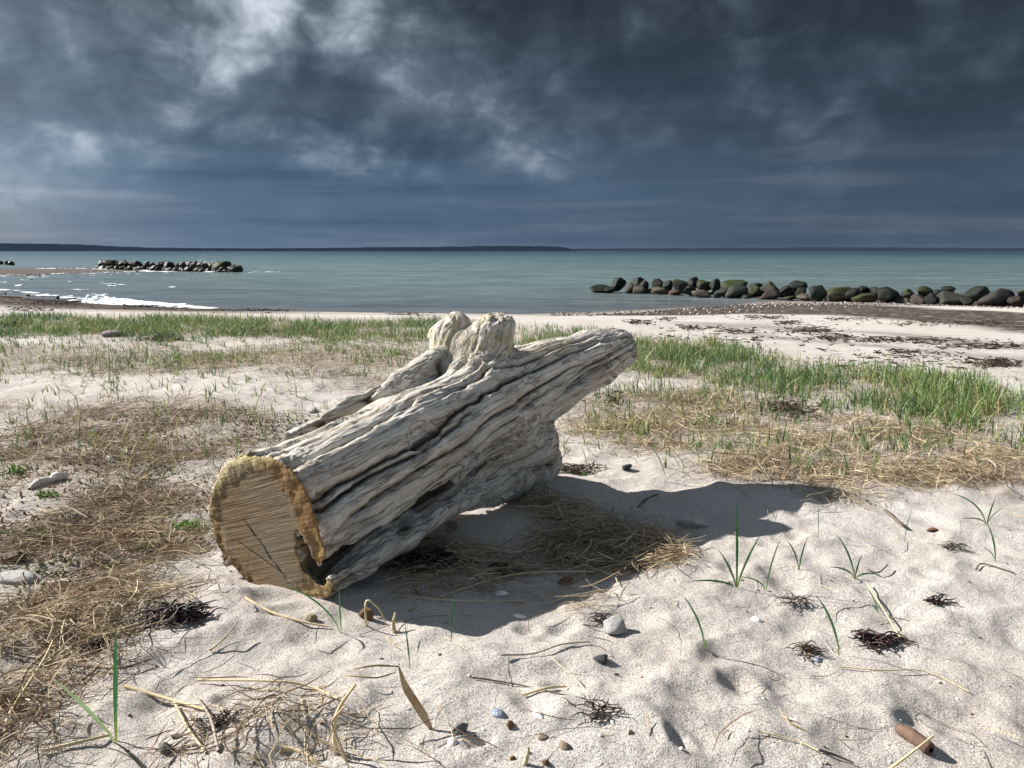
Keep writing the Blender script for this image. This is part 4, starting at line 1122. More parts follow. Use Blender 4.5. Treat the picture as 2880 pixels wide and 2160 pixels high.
# ------------------------------------------------------------------ single things on the sand
def tube_np(pts, rads, nseg=6, seed=0, sub=4):
    """bent tapering stalk through points, as vertices and quads"""
    P = np.array(pts, float); k = np.linspace(0, len(P)-1, (len(P)-1)*sub+1)
    i = np.clip(np.floor(k).astype(int), 0, len(P)-2); f = (k-i)[:, None]
    Pm = np.concatenate([[2*P[0]-P[1]], P, [2*P[-1]-P[-2]]])
    p0, p1, p2, p3 = Pm[i], Pm[i+1], Pm[i+2], Pm[i+3]
    Q = 0.5*(2*p1+(p2-p0)*f+(2*p0-5*p1+4*p2-p3)*f**2+(-p0+3*p1-3*p2+p3)*f**3)
    rr = np.interp(k, np.arange(len(rads)), rads) if len(rads) == len(P) else np.interp(k/k[-1], np.linspace(0, 1, len(rads)), rads)
    T = np.gradient(Q, axis=0); T /= np.linalg.norm(T, axis=1)[:, None]+1e-9
    A = np.cross(T, (0.03, 0.02, 1.0)); A /= np.linalg.norm(A, axis=1)[:, None]+1e-9; B = np.cross(T, A)
    an = np.linspace(0, 2*math.pi, nseg, endpoint=False)
    V = Q[:, None, :]+rr[:, None, None]*(np.cos(an)[None, :, None]*A[:, None, :]+np.sin(an)[None, :, None]*B[:, None, :])
    m = len(Q); idx = np.arange(m*nseg).reshape(m, nseg)
    f1 = np.stack([idx[:-1], np.roll(idx, -1, 1)[:-1], np.roll(idx, -1, 1)[1:], idx[1:]], -1).reshape(-1, 4)
    return V.reshape(-1, 3), f1
def local(v, base): return v-np.asarray(base)[None, :]

M_SPROUT = mat_blade('fresh_blade', [(0.0, (0.040, 0.115, 0.045)), (0.5, (0.060, 0.175, 0.055)), (0.8, (0.20, 0.30, 0.06)), (1.0, (0.42, 0.42, 0.16))], 0.5, 0.3)
M_PALE = mat_blade('pale_blade', [(0.0, (0.22, 0.34, 0.17)), (0.8, (0.30, 0.38, 0.18)), (1.0, (0.5, 0.48, 0.28))], 0.5, 0.25)
def sprout(base, tips, label, wid=0.0042, pale=(), bend=0.25):
    """base and tips in full-picture pixels; blades rise in the plane through the base that faces the viewer"""
    b = g28(*base); root = bpy.data.objects.new('grass_sprout', None); col.objects.link(root); root.location = b
    r = random.Random(int(base[0]*7+base[1]))
    for i, tp in enumerate(tips):
        dy = tp[2] if len(tp) > 2 else r.uniform(-0.02, 0.02)
        e = atY(tp[0]*K, tp[1]*K, b[1]+dy)
        e[2] = max(e[2], b[2]+0.012)
        n = 9; t = np.linspace(0, 1, n)[:, None]
        d = e-b; ctrl = b+d*0.5+np.array((-d[0]*bend, 0, abs(d[0])*bend*0.9+0.002))
        C = (1-t)**2*b+2*t*(1-t)*ctrl+t*t*e; C[0, 2] -= 0.01
        L = np.linalg.norm(d); w = 0.72*wid*(0.75+0.25*min(L/0.15, 1.5))
        prof = np.interp(t[:, 0], [0, 0.1, 0.45, 0.8, 1], [0.45, 0.6, 1.0, 0.6, 0.02])
        side = np.cross(d, (0, 1, 0)); side /= np.linalg.norm(side)+1e-9; side = side+np.array((0, r.uniform(-0.7, 0.7), 0))
        side /= np.linalg.norm(side)
        fold = np.cross(side, d/L)*0.35
        # a folded blade: two halves meeting at the midrib
        V = np.stack([C-side*(w*prof)[:, None]+fold*(w*prof)[:, None], C, C+side*(w*prof)[:, None]+fold*(w*prof)[:, None]], 1).reshape(-1, 3)-b
        k = np.arange(n-1)*3
        f = np.concatenate([np.stack([k, k+1, k+4, k+3], 1), np.stack([k+1, k+2, k+5, k+4], 1)])
        tint = np.repeat(np.interp(t[:, 0], [0, 0.12, 0.3, 1], [0.95, 0.75, 0.4, 0.25+0.2*r.random()]), 3)
        obj('blade', mesh_np('blade', V, f, {'tint': tint}), M_PALE if i in pale else M_SPROUT, root)
    tag(root, label, 'grass', 'green grass sprouts in bare sand')
sprout((326, 2085), [(326, 1745), (145, 1905, -0.10)], 'tall broad grass sprout with a pale leaning blade, among straw', 0.0052, pale=(1,), bend=0.1)
sprout((960, 1778), [(953, 1648), (777, 1640, -0.06)], 'sprout of two narrow blades in front of the sawn end', 0.0030)
sprout((1152, 1880), [(1137, 1750)], 'single short upright blade beside a papery leaf on lit sand', 0.0040)
sprout((1175, 1835), [(1184, 1800)], 'tiny yellowish blade at the edge of the log shadow', 0.0030)
sprout((1269, 1805), [(1276, 1668)], 'single bright upright blade standing inside the log shadow', 0.0036)
sprout((1985, 1825), [(1918, 1672), (1972, 1776)], 'leaning blade right of the bleached white chunk', 0.0042)
sprout((2072, 1652), [(2072, 1408), (2142, 1500), (2020, 1545), (1935, 1650)], 'tallest sprout with four spreading blades on open sand', 0.0048, bend=0.15)
sprout((2155, 1660), [(2198, 1512), (2068, 1622)], 'sprout with one upright and one lying blade beside the tallest sprout', 0.0042)
sprout((2247, 1602), [(2210, 1515), (2272, 1508)], 'V shaped pair of blades on open sand', 0.0040)
sprout((2405, 1628), [(2350, 1500), (2328, 1595), (2475, 1618), (2425, 1560)], 'low sprout with blades fanning in all directions beside twigs', 0.0044)
sprout((2362, 1845), [(2290, 1668)], 'single leaning blade beside the dark seaweed clump', 0.0042)
sprout((2303, 1515), [(2302, 1412)], 'thin upright sprout at the tip of the log shadow', 0.0032)
sprout((2543, 1525), [(2565, 1430)], 'thin sprout beside the dark brown stick', 0.0032)
sprout((2800, 1580), [(2775, 1470), (2765, 1540)], 'bent sprout beyond the curled red seaweed', 0.0040)
sprout((2775, 1475), [(2665, 1385), (2800, 1400), (2830, 1425), (2700, 1460)], 'bushy sprout with a long arched blade above the bent sprout', 0.0042)
sprout((1742, 1690), [(1772, 1640), (1722, 1665)], 'small yellow green sprout in straw beside the white chunk', 0.0036)
sprout((2470, 1725), [(2435, 1652), (2445, 1700)], 'small curved sprout between twigs and seaweed', 0.0036)
sprout((1548, 1345), [(1490, 1150), (1600, 1270), (1512, 1250), (1630, 1380), (1640, 1310), (1575, 1235)], 'dark tuft of blades growing against the root foot', 0.0042)
sprout((1875, 1355), [(1816, 1238), (1905, 1330)], 'thin arched sprout at the upper edge of the log shadow', 0.0034)
sprout((222, 1310), [(228, 1132)], 'tall dark single blade standing in brown straw litter', 0.0030)
sprout((640, 1205), [(628, 1110), (560, 1150)], 'thin pair of blades on pale sand left of the log', 0.0030)
sprout((2175, 1375), [(2165, 1330)], 'short blade on the far rim of the log shadow', 0.0032)
sprout((2225, 1385), [(2215, 1355), (2235, 1350)], 'pair of short blades on the far rim of the log shadow', 0.0032)

# stones and shells
PM = {
 'white': mat_stone('white_stone', (0.55, 0.53, 0.50), (0.80, 0.78, 0.75), None, 0.8, 3, 0.06, 0.15),
 'grey': mat_stone('grey_pebble', (0.20, 0.19, 0.185), (0.36, 0.34, 0.33), None, 0.75, 3, 0.05, 0.2),
 'slate': mat_stone('dark_pebble', (0.055, 0.060, 0.065), (0.13, 0.135, 0.14), None, 0.6, 3, 0.05, 0.3),
 'rust': mat_stone('rust_stone', (0.20, 0.10, 0.055), (0.42, 0.25, 0.15), None, 0.8, 4, 0.08, 0.15),
 'tan': mat_stone('tan_pebble', (0.38, 0.29, 0.19), (0.60, 0.50, 0.37), None, 0.75, 3, 0.05, 0.2),
 'brown': mat_stone('brown_rock', (0.17, 0.115, 0.085), (0.33, 0.24, 0.18), None, 0.8, 3, 0.06, 0.2),
 'lilac': mat_stone('lilac_boulder', (0.26, 0.22, 0.21), (0.40, 0.35, 0.335), None, 0.8, 3, 0.05, 0.2)}
def stone(name, X, Y, w, h, kind, label, cat='stone', seed=1, sink=0.30, dep=0.8, cuts=8, rough=0.2, rz=0.0, sub=3):
    """X, Y: picture point at the middle of the stone's foot; w, h: size in picture pixels"""
    b = g28(X, Y+h*0.30); sc = b[1]/F/math.cos(PITCH)*K
    sx, sz = w/2*sc*0.88, h/2*sc*0.85
    me = stone_mesh(name, seed, sub, cuts, rough, 1.0, 0.66 if cuts < 5 else 0.50); me.materials.append(PM[kind])
    o = obj(name, me, None, None, (b[0], b[1]+sx*0.3, b[2]+sz*(1-2*sink)))
    o.scale = (sx, sx*dep, sz); o.rotation_euler = (0, 0, rz if rz else (seed*1.7 % 0.9)-0.45)
    return tag(o, label, cat)
stone('white_rock', 1950, 1468, 105, 50, 'white', 'jagged bright white rock on the rim of the log shadow', seed=5, cuts=9)
stone('white_rock', 1735, 1760, 92, 70, 'white', 'bleached white chunk half buried in straw on lit sand', seed=9, cuts=8, sink=0.3)
stone('pebble', 1690, 1852, 56, 36, 'slate', 'dark grey pebble alone on lit sand', 'pebble', seed=11)
stone('pebble', 1299, 2046, 46, 52, 'grey', 'grey triangular pebble beside the papery leaf', 'pebble', seed=12, cuts=8)
stone('pebble', 1437, 2035, 34, 40, 'rust', 'rusty pitted stone touching the blue mussel shell', 'pebble', seed=13, rough=0.3)
stone('pebble', 1525, 2072, 34, 22, 'tan', 'small tan pebble below the white shell', 'pebble', seed=14)
stone('pebble', 1587, 2093, 44, 40, 'tan', 'larger tan pebble on bare foreground sand', 'pebble', seed=15)
stone('pebble', 1442, 2132, 22, 18, 'rust', 'tiny rust coloured pebble beside a straw stub', 'pebble', seed=16)
stone('pebble', 1535, 2143, 30, 24, 'rust', 'rust brown pebble at the bottom of the open sand', 'pebble', seed=17)
stone('pebble', 1774, 2059, 24, 20, 'tan', 'small round ochre pebble alone on rippled sand', 'pebble', seed=18)
stone('stone', 1268, 1479, 40, 44, 'lilac', 'grey stone lying in shade right under the split strip', seed=19)
stone('pebble', 1763, 1313, 36, 30, 'slate', 'dark blue grey pebble beside the root foot shadow', 'pebble', seed=20)
stone('stone', 1587, 1634, 60, 30, 'rust', 'flat reddish stone among straw in the log shadow', seed=21)
stone('pebble', 874, 1737, 42, 36, 'tan', 'round pale pebble at the foot of the sawn end', 'pebble', seed=22, cuts=2)
stone('stone', 1028, 1725, 56, 46, 'rust', 'dark reddish stone in shade beside the sawn end', seed=23)
stone('stone', 310, 1290, 46, 32, 'white', 'small white angular stone in brown straw litter', seed=25, cuts=9)
stone('stone', 262, 1213, 40, 22, 'grey', 'pale grey stone partly under straw litter', seed=26)
stone('boulder', 31, 1566, 80, 56, 'brown', 'brown rock beside the white slab in straw litter', 'rock', seed=27)
stone('boulder', 314, 938, 66, 30, 'lilac', 'rounded mauve grey boulder lying in the green grass', 'boulder', seed=28, cuts=2, rough=0.05)
stone('pebble', 494, 2073, 34, 20, 'slate', 'dark pebble in the foreground straw', 'pebble', seed=29)
stone('pebble', 465, 2105, 50, 44, 'grey', 'grey brown pebble beside the tall broad sprout', 'pebble', seed=30)
stone('pebble', 2625, 1488, 40, 16, 'rust', 'pinkish stone chip under the bushy sprout', 'pebble', seed=31)
stone('stone', 875, 1152, 36, 30, 'white', 'white stone peeping out behind the log ridge', seed=32)
stone('white_slab', 40, 1625, 170, 52, 'white', 'weathered white slab half buried at the litter edge', 'slab', seed=34, cuts=4, sink=0.35, dep=0.5)
stone('white_chip', 398, 1658, 76, 28, 'white', 'white flat chip on sand beside the black seaweed', 'chip', seed=35, cuts=7, sink=0.3, dep=0.5)
def white_driftwood():
    b = g28(135, 1372); pts = [g28(x, y)+np.array((0, 0, z)) for x, y, z in ((82, 1378, .006), (110, 1365, .014), (140, 1358, .012), (165, 1350, .016), (192, 1345, .008))]
    v, f = tube_np(pts, [0.006, 0.017, 0.012, 0.020, 0.006], 9, sub=5)
    v = v+0.005*np.stack([pn(v[:, 0]*60, v[:, 1]*60, v[:, 2]*60, 3+i) for i in range(3)], 1)
    tag(obj('driftwood_piece', mesh_np('driftwood_piece', local(v, b), f), PM['white'], None, b), 'small white bleached driftwood piece lying on creeping weeds', 'driftwood')
white_driftwood()
M_SHELLB = mat_stone('mussel_shell', (0.16, 0.19, 0.27), (0.36, 0.40, 0.48), None, 0.4, 2, 0.02, 0.5)
M_SHELLW = mat_stone('pale_shell', (0.70, 0.70, 0.69), (0.84, 0.83, 0.81), None, 0.5, 2, 0.02, 0.3)
def shell(X, Y, L, W_, mat, label, rz):
    b = g28(X, Y); sc = b[1]/F*K; l, w = L/2*sc, W_/2*sc
    na, nb = 16, 7; V = []
    for j in range(nb+1):
        q = j/nb*math.pi/2
        for i in range(na):
            a = 2*math.pi*i/na; rr = math.sin(q)*(1+0.04*math.cos(8*a))
            x = l*rr*math.cos(a); y = w*rr*math.sin(a)*(1-0.45*math.cos(a)); V.append((x, y, 0.8*w*math.cos(q)))
    f = [(j*na+i, j*na+(i+1) % na, (j+1)*na+(i+1) % na, (j+1)*na+i) for j in range(nb) for i in range(na)]
    me = mesh_np('shell', np.array(V), f); o = obj('shell', me, mat, None, (b[0], b[1], b[2]-0.001))
    md = o.modifiers.new('thickness', 'SOLIDIFY'); md.thickness = 0.0012
    o.rotation_euler = (0.15, 0.1, rz); tag(o, label, 'shell')
shell(1404, 2008, 46, 30, M_SHELLB, 'blue grey mussel shell on foreground sand', -0.6)
shell(1515, 2012, 50, 22, M_SHELLW, 'long white shell fragment on foreground sand', -1.0)
shell(1274, 2088, 30, 30, M_SHELLW, 'round white shell near the papery leaf', 0.3)
shell(1412, 1672, 40, 26, M_SHELLW, 'pale shell among dark straw in the log shadow', 0.5)
shell(1460, 1735, 44, 20, M_SHELLW, 'white shell fragment at the front rim of the log shadow', 0.1)
shell(2128, 1745, 34, 22, M_SHELLW, 'white shell chip below the spreading sprouts', -0.7)
shell(2300, 1855, 28, 20, M_SHELLB, 'small blue shell beside the curled brown seaweed', 0.4)

def mat_plain(name, c0, c1, rough=0.8, sc=40):
    t = MT(name, rough, 0.2); p = t.pos()
    t.color(t.ramp(t.noise(p, sc, 5, 0.65), [(0.3, c0), (0.7, c1)])); t.bump(t.noise(p, sc*4, 4, 0.7), 0.002, 0.7); return t.m
M_CORK = mat_plain('brown_bark', (0.085, 0.050, 0.036), (0.19, 0.118, 0.088))
M_TWIG = mat_plain('grey_twig', (0.26, 0.21, 0.17), (0.46, 0.39, 0.32))
M_DTWIG = mat_plain('dark_twig', (0.085, 0.060, 0.050), (0.19, 0.14, 0.115))
M_STALK = mat_plain('straw_stalk', (0.46, 0.36, 0.20), (0.66, 0.55, 0.36))
M_LEAF = mat_plain('papery_leaf', (0.40, 0.26, 0.13), (0.62, 0.47, 0.29))
def stalk(pts, rad, mat, label, name='dry_stalk', cat='stalk', group='loose dry stalks'):
    """pts: (X, Y, height above the sand in m) in full-picture pixels"""
    P = [g28(x, y)+np.array((0, 0, z+rad[0]*0.6)) for x, y, z in [(p[0], p[1], p[2]) for p in pts]]
    # a raised point is seen higher in the picture: bring it nearer along its line of sight
    for i, (x, y, z) in enumerate(pts):
        if z > 0.004:
            g = g28(x, y); d = ray(x*K, y*K); t = (g[2]+z-CAM_Z)/d[2]; P[i] = np.array((0, 0, CAM_Z))+d*t
    b = P[0].copy(); v, f = tube_np(P, rad, 6)
    tag(obj(name, mesh_np(name, local(v, b), f), mat, None, b), label, cat, group)
B = 'thin tan stalk lying on the sand'
stalk([(152, 1652, .012), (230, 1740, .008), (304, 1810, .003), (322, 1905, .002)], [0.0042, 0.0045, 0.003, 0.002], M_TWIG, 'long grey forked twig leading to the tall broad sprout', 'twig', 'twig', 'twigs on the sand')
stalk([(140, 1680, .01), (230, 1738, .006), (262, 1765, .003)], [0.0022, 0.0016], M_TWIG, 'short side branch lying along the long grey twig', 'twig', 'twig', 'twigs on the sand')
stalk([(690, 1688, .004), (760, 1720, .006), (850, 1755, .004), (925, 1768, .003)], [0.0040, 0.0032, 0.0022], M_STALK, 'yellow straw stalk below the sawn end')
stalk([(555, 1912, .012), (760, 1915, .020), (870, 1930, .018), (950, 1965, .010)], [0.0026, 0.0022], M_STALK, 'long thin bowed stalk on foreground sand')
stalk([(350, 1930, .008), (470, 1965, .012), (585, 2005, .003)], [0.0042, 0.0028], M_STALK, 'thick straw stalk right of the tall broad sprout')
stalk([(490, 1975, .02), (530, 2050, .012), (580, 2125, .003)], [0.0026, 0.0022], M_STALK, 'kinked straw stalk pointing down the sand, second from the tall broad sprout')
stalk([(545, 1950, .02), (590, 2015, .02), (615, 2120, .003)], [0.0022, 0.0030], M_TWIG, 'kinked grey stalk crossing the thick straw stalk')
stalk([(590, 1835, .003), (630, 1795, .012), (668, 1748, .02)], [0.0024, 0.0018], M_STALK, 'short stalk sticking up beside the black seaweed')
stalk([(1470, 1960, .003), (1540, 1945, .004), (1592, 1938, .004)], [0.0028, 0.0022], M_STALK, 'straight stalk crossing another on open sand')
stalk([(1330, 1910, .003), (1450, 1930, .004), (1560, 1955, .002), (1645, 1968, .002)], [0.0018, 0.0012], M_DTWIG, 'fine dark stalk crossing the straight stalk')
stalk([(1550, 1850, .02), (1620, 1910, .02), (1685, 1990, .003)], [0.0012, 0.0012], M_STALK, 'hair thin stalk slanting over the open sand')
stalk([(1410, 1842, .006), (1500, 1838, .01), (1580, 1812, .01), (1660, 1805, .006)], [0.0022, 0.0016], M_TWIG, 'curved twig beyond the dark grey pebble', 'twig', 'twig', 'twigs on the sand')
stalk([(1150, 1720, .004), (1350, 1640, .015), (1480, 1612, .015), (1670, 1608, .010)], [0.0024, 0.0030, 0.0034], M_STALK, 'long stalk arching through the log shadow')
stalk([(1280, 1560, .02), (1400, 1590, .01), (1545, 1600, .006)], [0.0022, 0.0018], M_TWIG, 'stalk lying beneath the long arching stalk')
stalk([(1120, 1680, .004), (1300, 1690, .01), (1480, 1690, .006)], [0.0018, 0.0016], M_STALK, 'thin stalk across the middle of the log shadow')
stalk([(1010, 1790, .003), (1180, 1740, .004), (1320, 1735, .003)], [0.0012, 0.0012], M_TWIG, 'thin stalk along the front of the log shadow')
stalk([(2128, 2062, .004), (2240, 2090, .004), (2300, 2118, .004)], [0.0014, 0.0014], M_STALK, 'thin stalk end to end with the dark stalk on foreground sand')
stalk([(2305, 2118, .004), (2350, 2132, .004), (2400, 2152, .003)], [0.0026, 0.0018], M_DTWIG, 'dark stalk low on the open foreground sand')
stalk([(2500, 2165, .006), (2560, 2120, .03), (2625, 2070, .05)], [0.0028, 0.0022], M_STALK, 'yellow green stalk leaning over the brown bark piece')
stalk([(2360, 1880, .004), (2480, 1885, .006), (2600, 1887, .006), (2725, 1950, .003)], [0.0016, 0.0014], M_STALK, 'long bent stalk below the dark seaweed clump')
stalk([(2440, 1640, .01), (2500, 1740, .012), (2540, 1800, .006), (2585, 1818, .003)], [0.0020, 0.0016], M_STALK, 'stalk running from the low fanning sprout to the seaweed')
stalk([(2490, 1435, .012), (2530, 1470, .010), (2555, 1492, .004)], [0.0062, 0.0055, 0.004], M_DTWIG, 'dark brown stick beside pale straw', 'stick', 'stick', 'dark sticks')
stalk([(1795, 1425, .012), (1815, 1405, .014), (1850, 1390, .01)], [0.0040, 0.0034], M_DTWIG, 'forked dark stick in the log shadow', 'stick', 'stick', 'dark sticks')
stalk([(1640, 1680+80, .003), (1700, 1765, .008), (1750, 1760, .01)], [0.0016, 0.0014], M_DTWIG, 'fine dark twig leaning on the bleached white chunk', 'twig', 'twig', 'twigs on the sand')
stalk([(2745, 1605, .003), (2765, 1585, .006), (2850, 1615, .004)], [0.0026, 0.0020], M_DTWIG, 'small forked twig right of the spreading sprouts', 'twig', 'twig', 'twigs on the sand')
stalk([(2440, 1605, .003), (2470, 1610, .01), (2497, 1588, .02)], [0.0028, 0.0022], M_DTWIG, 'short brown twig behind the low fanning sprout', 'twig', 'twig', 'twigs on the sand')
stalk([(120, 2120, .004), (210, 2090, .008), (310, 2075, .004)], [0.0034, 0.0028], M_STALK, 'stalk lying left of the tall broad sprout')
stalk([(10, 2090, .004), (30, 2000, .02), (120, 1860, .03), (150, 1800, .02)], [0.0030, 0.0024], M_STALK, 'long stalk curving up from the litter edge')
stalk([(20, 1840, .004), (150, 1860, .01), (320, 1880, .008), (425, 1860, .004)], [0.0026, 0.0020], M_DTWIG, 'long brown twig crossing behind the tall broad sprout', 'twig', 'twig', 'twigs on the sand')

def papery_leaf():
    b = g28(1215, 2050); root = bpy.data.objects.new('papery_leaf', None); col.objects.link(root); root.location = b
    tip = atY(1122*K, 1872*K, b[1]+0.03)
    def rib(pts, wid, name):
        P = np.array(pts); n = 14; k = np.linspace(0, 1, n)
        C = np.stack([np.interp(k, np.linspace(0, 1, len(P)), P[:, i]) for i in range(3)], 1)
        for _ in range(2): C[1:-1] = (C[:-2]+2*C[1:-1]+C[2:])/4
        d = np.gradient(C, axis=0); sd = np.cross(d, (0, 1, 0.2)); sd /= np.linalg.norm(sd, axis=1)[:, None]+1e-9
        w = wid*np.interp(k, [0, 0.2, 0.6, 1], [0.4, 1, 1, 0.15])
        V = np.stack([C-sd*w[:, None]+np.array((0, -0.003, 0)), C, C+sd*w[:, None]+np.array((0, -0.004, 0))], 1).reshape(-1, 3)-b
        q = np.arange(n-1)*3; f = np.concatenate([np.stack([q, q+1, q+4, q+3], 1), np.stack([q+1, q+2, q+5, q+4], 1)])
        o = obj(name, mesh_np(name, V, f), M_LEAF, root); md = o.modifiers.new('thickness', 'SOLIDIFY'); md.thickness = 0.0008
    rib([b, atY(1180*K, 1990*K, b[1]+0.01), atY(1140*K, 1930*K, b[1]+0.02), tip], 0.0085, 'sheath')
    rib([tip, atY(1060*K, 1868*K, b[1]+0.03), atY(990*K, 1880*K, b[1]+0.01)], 0.0022, 'blade')
    rib([atY(1110*K, 1890*K, b[1]+0.03), atY(1060*K, 1905*K, b[1]+0.02), atY(970*K, 1897*K, b[1]+0.01)], 0.0018, 'blade')
    tag(root, 'curled papery brown dead leaf standing on the foreground sand', 'leaf')
papery_leaf()
def bent_straw(X0, Y0, pts, label, wid=0.005):
    P = [g28(X0, Y0)]+[atY(x*K, y*K, g28(X0, Y0)[1]+dy) for x, y, dy in pts]
    b = P[0]; v, f = tube_np(P, [wid, wid*0.9, wid*0.5], 6)
    v = v-b; obj_ = obj('straw_culm', mesh_np('straw_culm', v, f), M_STALK, None, b); tag(obj_, label, 'straw', 'standing dry straw culms')
bent_straw(945, 2120, [(940, 2050, 0.0), (955, 1990, 0.01), (1000, 1925, 0.02)], 'upright curved straw culm in the foreground straw', 0.0045)
bent_straw(975, 2140, [(950, 2080, 0.0), (935, 2030, 0.0), (972, 1985, 0.01)], 'second curved straw culm crossing the upright one', 0.003)
bent_straw(790, 2105, [(840, 2115, 0.0), (885, 2140, -0.02), (905, 2165, -0.03)], 'thick pale straw culm bent flat in the foreground straw', 0.006)
bent_straw(1110, 1778, [(1106, 1755, 0.0), (1112, 1722, 0.01)], 'short orange straw stub at the front of the log shadow', 0.0055)
bent_straw(1475, 2150, [(1482, 2130, 0.0), (1487, 2105, 0.0)], 'short straw stub beside the tiny rust pebble', 0.005)
bent_straw(1030, 1760, [(1030, 1690, 0.0), (1065, 1712, 0.0), (1085, 1750, 0.0)], 'straw culm bent like a tent in shade beside the sawn end', 0.0028)

def cork():
    a, b = g28(2522, 2058)+np.array((0, 0, 0.008)), g28(2612, 2120)+np.array((0, 0, 0.010)); 
    v, f = tube_np([a, (a*2+b)/3+np.array((0, 0, 0.003)), (a+2*b)/3+np.array((0, 0, 0.003)), b, b+(b-a)*0.06], [0.008, 0.013, 0.0135, 0.014, 0.005], 14, sub=5)
    v = v+0.0022*np.stack([pn(v[:, 0]*90, v[:, 1]*90, v[:, 2]*90, 13+i) for i in range(3)], 1)
    me = mesh_np('bark_piece', local(v, a), f); tag(obj('bark_piece', me, M_CORK, None, a), 'brown rounded bark piece half sunk in the foreground sand', 'bark')
cork()

def seaweed(X, Y, w, h, n, label, mat, seed, thick=0.0026, zz=0.03, L=0.10):
    """a tangle of curling strands around one spot"""
    r = np.random.default_rng(seed); b = g28(X, Y); sc = b[1]/F*K; rx = w/2*sc*0.82; n = int(n*0.8)
    ry = max(rx*0.45, 0.02)
    V, Fs, T = [], [], []; nv = 0
    for i in range(n):
        p = np.array((r.normal(0, 0.42)*rx, r.normal(0, 0.42)*ry, 0)); a = r.random()*6.28; cv = r.normal(0, 1.0); q = []
        top = zz*max(0, 1-(p[0]/rx)**2-(p[1]/ry)**2)*r.random()
        m = 6; l = L*(0.4+0.8*r.random())
        for k in range(m):
            q.append(p.copy()); a += cv*0.45+r.normal(0, 0.35); p = p+np.array((math.cos(a), math.sin(a)*0.7, 0))*l/m
        q = np.array(q); g = H(b[0]+q[:, 0], b[1]+q[:, 1])-b[2]
        q[:, 2] = g+0.004+top*np.sin(np.linspace(0.3, 2.6, m))+0.006*r.random(m)
        v, f = tube_np(q, [thick*(0.6+0.8*r.random()), thick, thick*0.4], 5, sub=2)
        V.append(v); Fs.append(f+nv); nv += len(v); T.append(np.full(len(v), np.clip(r.normal(0.4, 0.3), 0, 1)))
    me = mesh_np('seaweed_clump', np.concatenate(V), np.concatenate(Fs), {'tint': np.concatenate(T)})
    tag(obj('seaweed_clump', me, mat, None, b), label, 'seaweed', 'seaweed clumps on the sand')
M_REDW = mat_blade('red_seaweed', [(0.0, (0.014, 0.008, 0.009)), (0.5, (0.036, 0.016, 0.017)), (1.0, (0.095, 0.038, 0.034))], 0.5, 0.0, 0.35)
seaweed(2465, 1815, 180, 60, 110, 'largest dark red brown seaweed clump on the open sand', M_REDW, 201, 0.0021, 0.024, 0.075)
seaweed(2635, 1700, 84, 36, 22, 'small curled red seaweed strand on the open sand', M_REDW, 202, 0.0024, 0.014, 0.07)
seaweed(2265, 1838, 90, 34, 40, 'small brown seaweed bit left of the largest clump', M_WRACK, 203, 0.0016, 0.014, 0.06)
seaweed(490, 1742, 190, 80, 150, 'black seaweed tangle beside the long grey twig', M_FROND, 204, 0.0026, 0.035)
seaweed(272, 1826, 44, 30, 30, 'tiny black seaweed lump under the long grey twig', M_FROND, 205, 0.0026, 0.016, 0.04)
seaweed(1210, 1592, 210, 70, 190, 'black seaweed tangle in shade beside the split strip', M_FROND, 206, 0.0030, 0.045)
seaweed(1420, 1610, 120, 40, 60, 'dark seaweed bits in the middle of the log shadow', M_FROND, 207, 0.0020, 0.02, 0.06)
seaweed(1700, 1752, 60, 30, 36, 'black seaweed scrap beside the bleached white chunk', M_FROND, 208, 0.0016, 0.014, 0.05)
seaweed(2240, 1700, 100, 50, 34, 'fine brown rootlets in a sand hollow', M_WRACK, 209, 0.0011, 0.02, 0.07)
seaweed(2685, 1545, 70, 30, 30, 'small brown tangle under the bent sprout', M_WRACK, 210, 0.0014, 0.018, 0.06)
seaweed(1690, 2010, 90, 46, 30, 'brown rootlet tangle on bare foreground sand', M_WRACK, 211, 0.0013, 0.014, 0.07)
seaweed(1625, 1330, 170, 60, 130, 'dark rotting straw heap against the root foot', M_WRACK, 212, 0.0020, 0.04)
seaweed(1385, 1400, 200, 60, 150, 'added dark mat hiding the lit sand under the log by the root foot', M_WRACK, 214, 0.0022, 0.05)  # extra heap, added to darken the sunlit sand showing under the log
seaweed(620, 2040, 150, 50, 40, 'dark rootlets in the foreground straw', M_WRACK, 213, 0.0014, 0.012, 0.06)

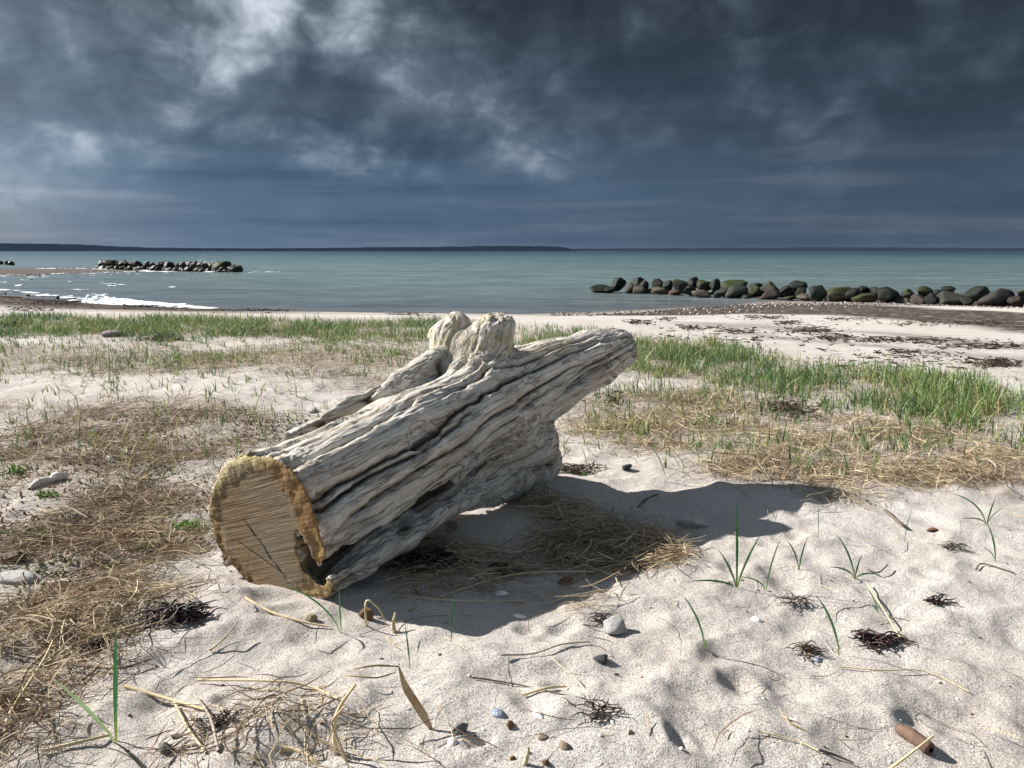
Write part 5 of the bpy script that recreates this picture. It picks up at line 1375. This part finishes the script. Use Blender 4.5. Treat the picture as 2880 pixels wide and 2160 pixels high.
# grains, shell bits and small pebbles
def shell_grit():
    r = np.random.default_rng(91); v0, f0 = ICO[1]; n = 1500
    y = 1.25+r.random(n)**1.5*6; x = (r.random(n)*2-1)*(0.68*y+0.3); z = H(x, y)
    s_ = 0.0015+0.0045*r.random(n)**3
    V = (v0[None]*np.stack([s_, s_*(0.6+0.4*r.random(n)), s_*0.55], 1)[:, None, :]*(1+0.2*r.normal(size=(n, len(v0), 1)))+np.stack([x, y, z+s_*0.2], 1)[:, None, :]).reshape(-1, 3)
    f = (f0[None]+(np.arange(n)*len(v0))[:, None, None]).reshape(-1, 3)
    t = MT('grit', 0.8, 0.2); t.color(t.ramp(t.attr('tint'), [(0.0, (0.07, 0.07, 0.07)), (0.35, (0.20, 0.12, 0.08)), (0.55, (0.36, 0.30, 0.25)), (0.75, (0.7, 0.68, 0.65)), (1.0, (0.85, 0.84, 0.82))]))
    tag(obj('shell_grit', mesh_np('shell_grit', V, f, {'tint': np.repeat(r.random(n), len(v0))}), t.m), 'tiny pebbles and shell bits sprinkled over the sand', 'grit', kind='stuff')
    # pebble band by the waterline
    n = 5000; ys = 15+r.random(n)*13; xs = 1+r.random(n)*16
    ds = poly_dist(SHORE, xs, ys); k = (ds > 0.2) & (r.random(n) < np.exp(-((ds-2.2)/1.6)**2)); xs, ys = xs[k], ys[k]; n = len(xs)
    zs = H(xs, ys, False); s_ = 0.015+0.04*r.random(n)**2
    V = (v0[None]*np.stack([s_, s_*0.8, s_*0.6], 1)[:, None, :]+np.stack([xs, ys, zs+s_*0.2], 1)[:, None, :]).reshape(-1, 3)
    f = (f0[None]+(np.arange(n)*len(v0))[:, None, None]).reshape(-1, 3)
    tag(obj('shore_pebbles', mesh_np('shore_pebbles', V, f, {'tint': np.repeat(0.8*r.random(n)**1.6, len(v0))}), t.m), 'band of small pebbles along the waterline before the breakwater', 'pebbles', kind='stuff')
shell_grit()

def weed_tuft(X, Y, w, n, label, seed, hgt=0.045):
    """a rosette of small fleshy green leaves"""
    b = g28(X, Y); r = np.random.default_rng(seed); sc = b[1]/F*K; rad = w/2*sc
    x = b[0]+r.normal(0, 0.45, n)*rad; y = b[1]+r.normal(0, 0.45, n)*rad*0.7
    h = hgt*(0.4+0.8*r.random(n)); C, W = blade_lines(x, y, h, r.random(n)*6.28, np.abs(r.normal(0.7, 0.4, n)), 0.0032+0.0030*r.random(n), 5, seed+1)
    v, f = ribbons(C-b, W)
    tag(obj('weed_tuft', mesh_np('weed_tuft', v, f, {'tint': np.repeat(np.clip(r.normal(0.88, 0.12, n), 0, 1), 10)}), M_WEED, None, b), label, 'weed', 'green weed tufts left of the log')
weed_tuft(105, 1510, 150, 130, 'largest bright green weed tuft behind the brown rock', 301, 0.04)
weed_tuft(540, 1490, 110, 110, 'green weed tuft touching the left side of the sawn end', 302, 0.045)
weed_tuft(325, 1595, 70, 60, 'small green weed tuft in brown litter above the white chip', 303, 0.035)
weed_tuft(415, 1545, 80, 60, 'yellow green weed tuft between the sawn end and brown litter', 304, 0.03)
weed_tuft(130, 1395, 90, 60, 'olive weed tuft below the white driftwood piece', 305, 0.03)
weed_tuft(40, 1330, 60, 40, 'dark green weed tuft left of the white driftwood piece', 306, 0.05)
weed_tuft(1110, 1000, 50, 40, 'low leafy weed growing behind the log ridge', 307, 0.10)

# ------------------------------------------------------------------ sea air
def haze():
    bm = bmesh.new(); bmesh.ops.create_cube(bm, size=1.0)
    for v in bm.verts:
        v.co = Vector((v.co.x*50000, 5500+v.co.y*14000, (-4.6 if v.co.z < 0 else 62.0)))
    me = bpy.data.meshes.new('haze'); bm.to_mesh(me); bm.free()
    m = bpy.data.materials.new('sea_air'); m.use_nodes = True; nt = m.node_tree
    nt.nodes.remove(nt.nodes['Principled BSDF'])
    pv = nt.nodes.new('ShaderNodeVolumePrincipled'); pv.inputs['Color'].default_value = (0.62, 0.74, 0.90, 1); pv.inputs['Density'].default_value = HAZE
    pv.inputs['Anisotropy'].default_value = 0.0
    nt.links.new(pv.outputs[0], nt.nodes['Material Output'].inputs['Volume'])
    o = obj('haze', me, m); o['kind'] = 'stuff'; o['label'] = 'thin blue sea haze over the water'; o['category'] = 'haze'
HAZE = 0.6e-5
haze()
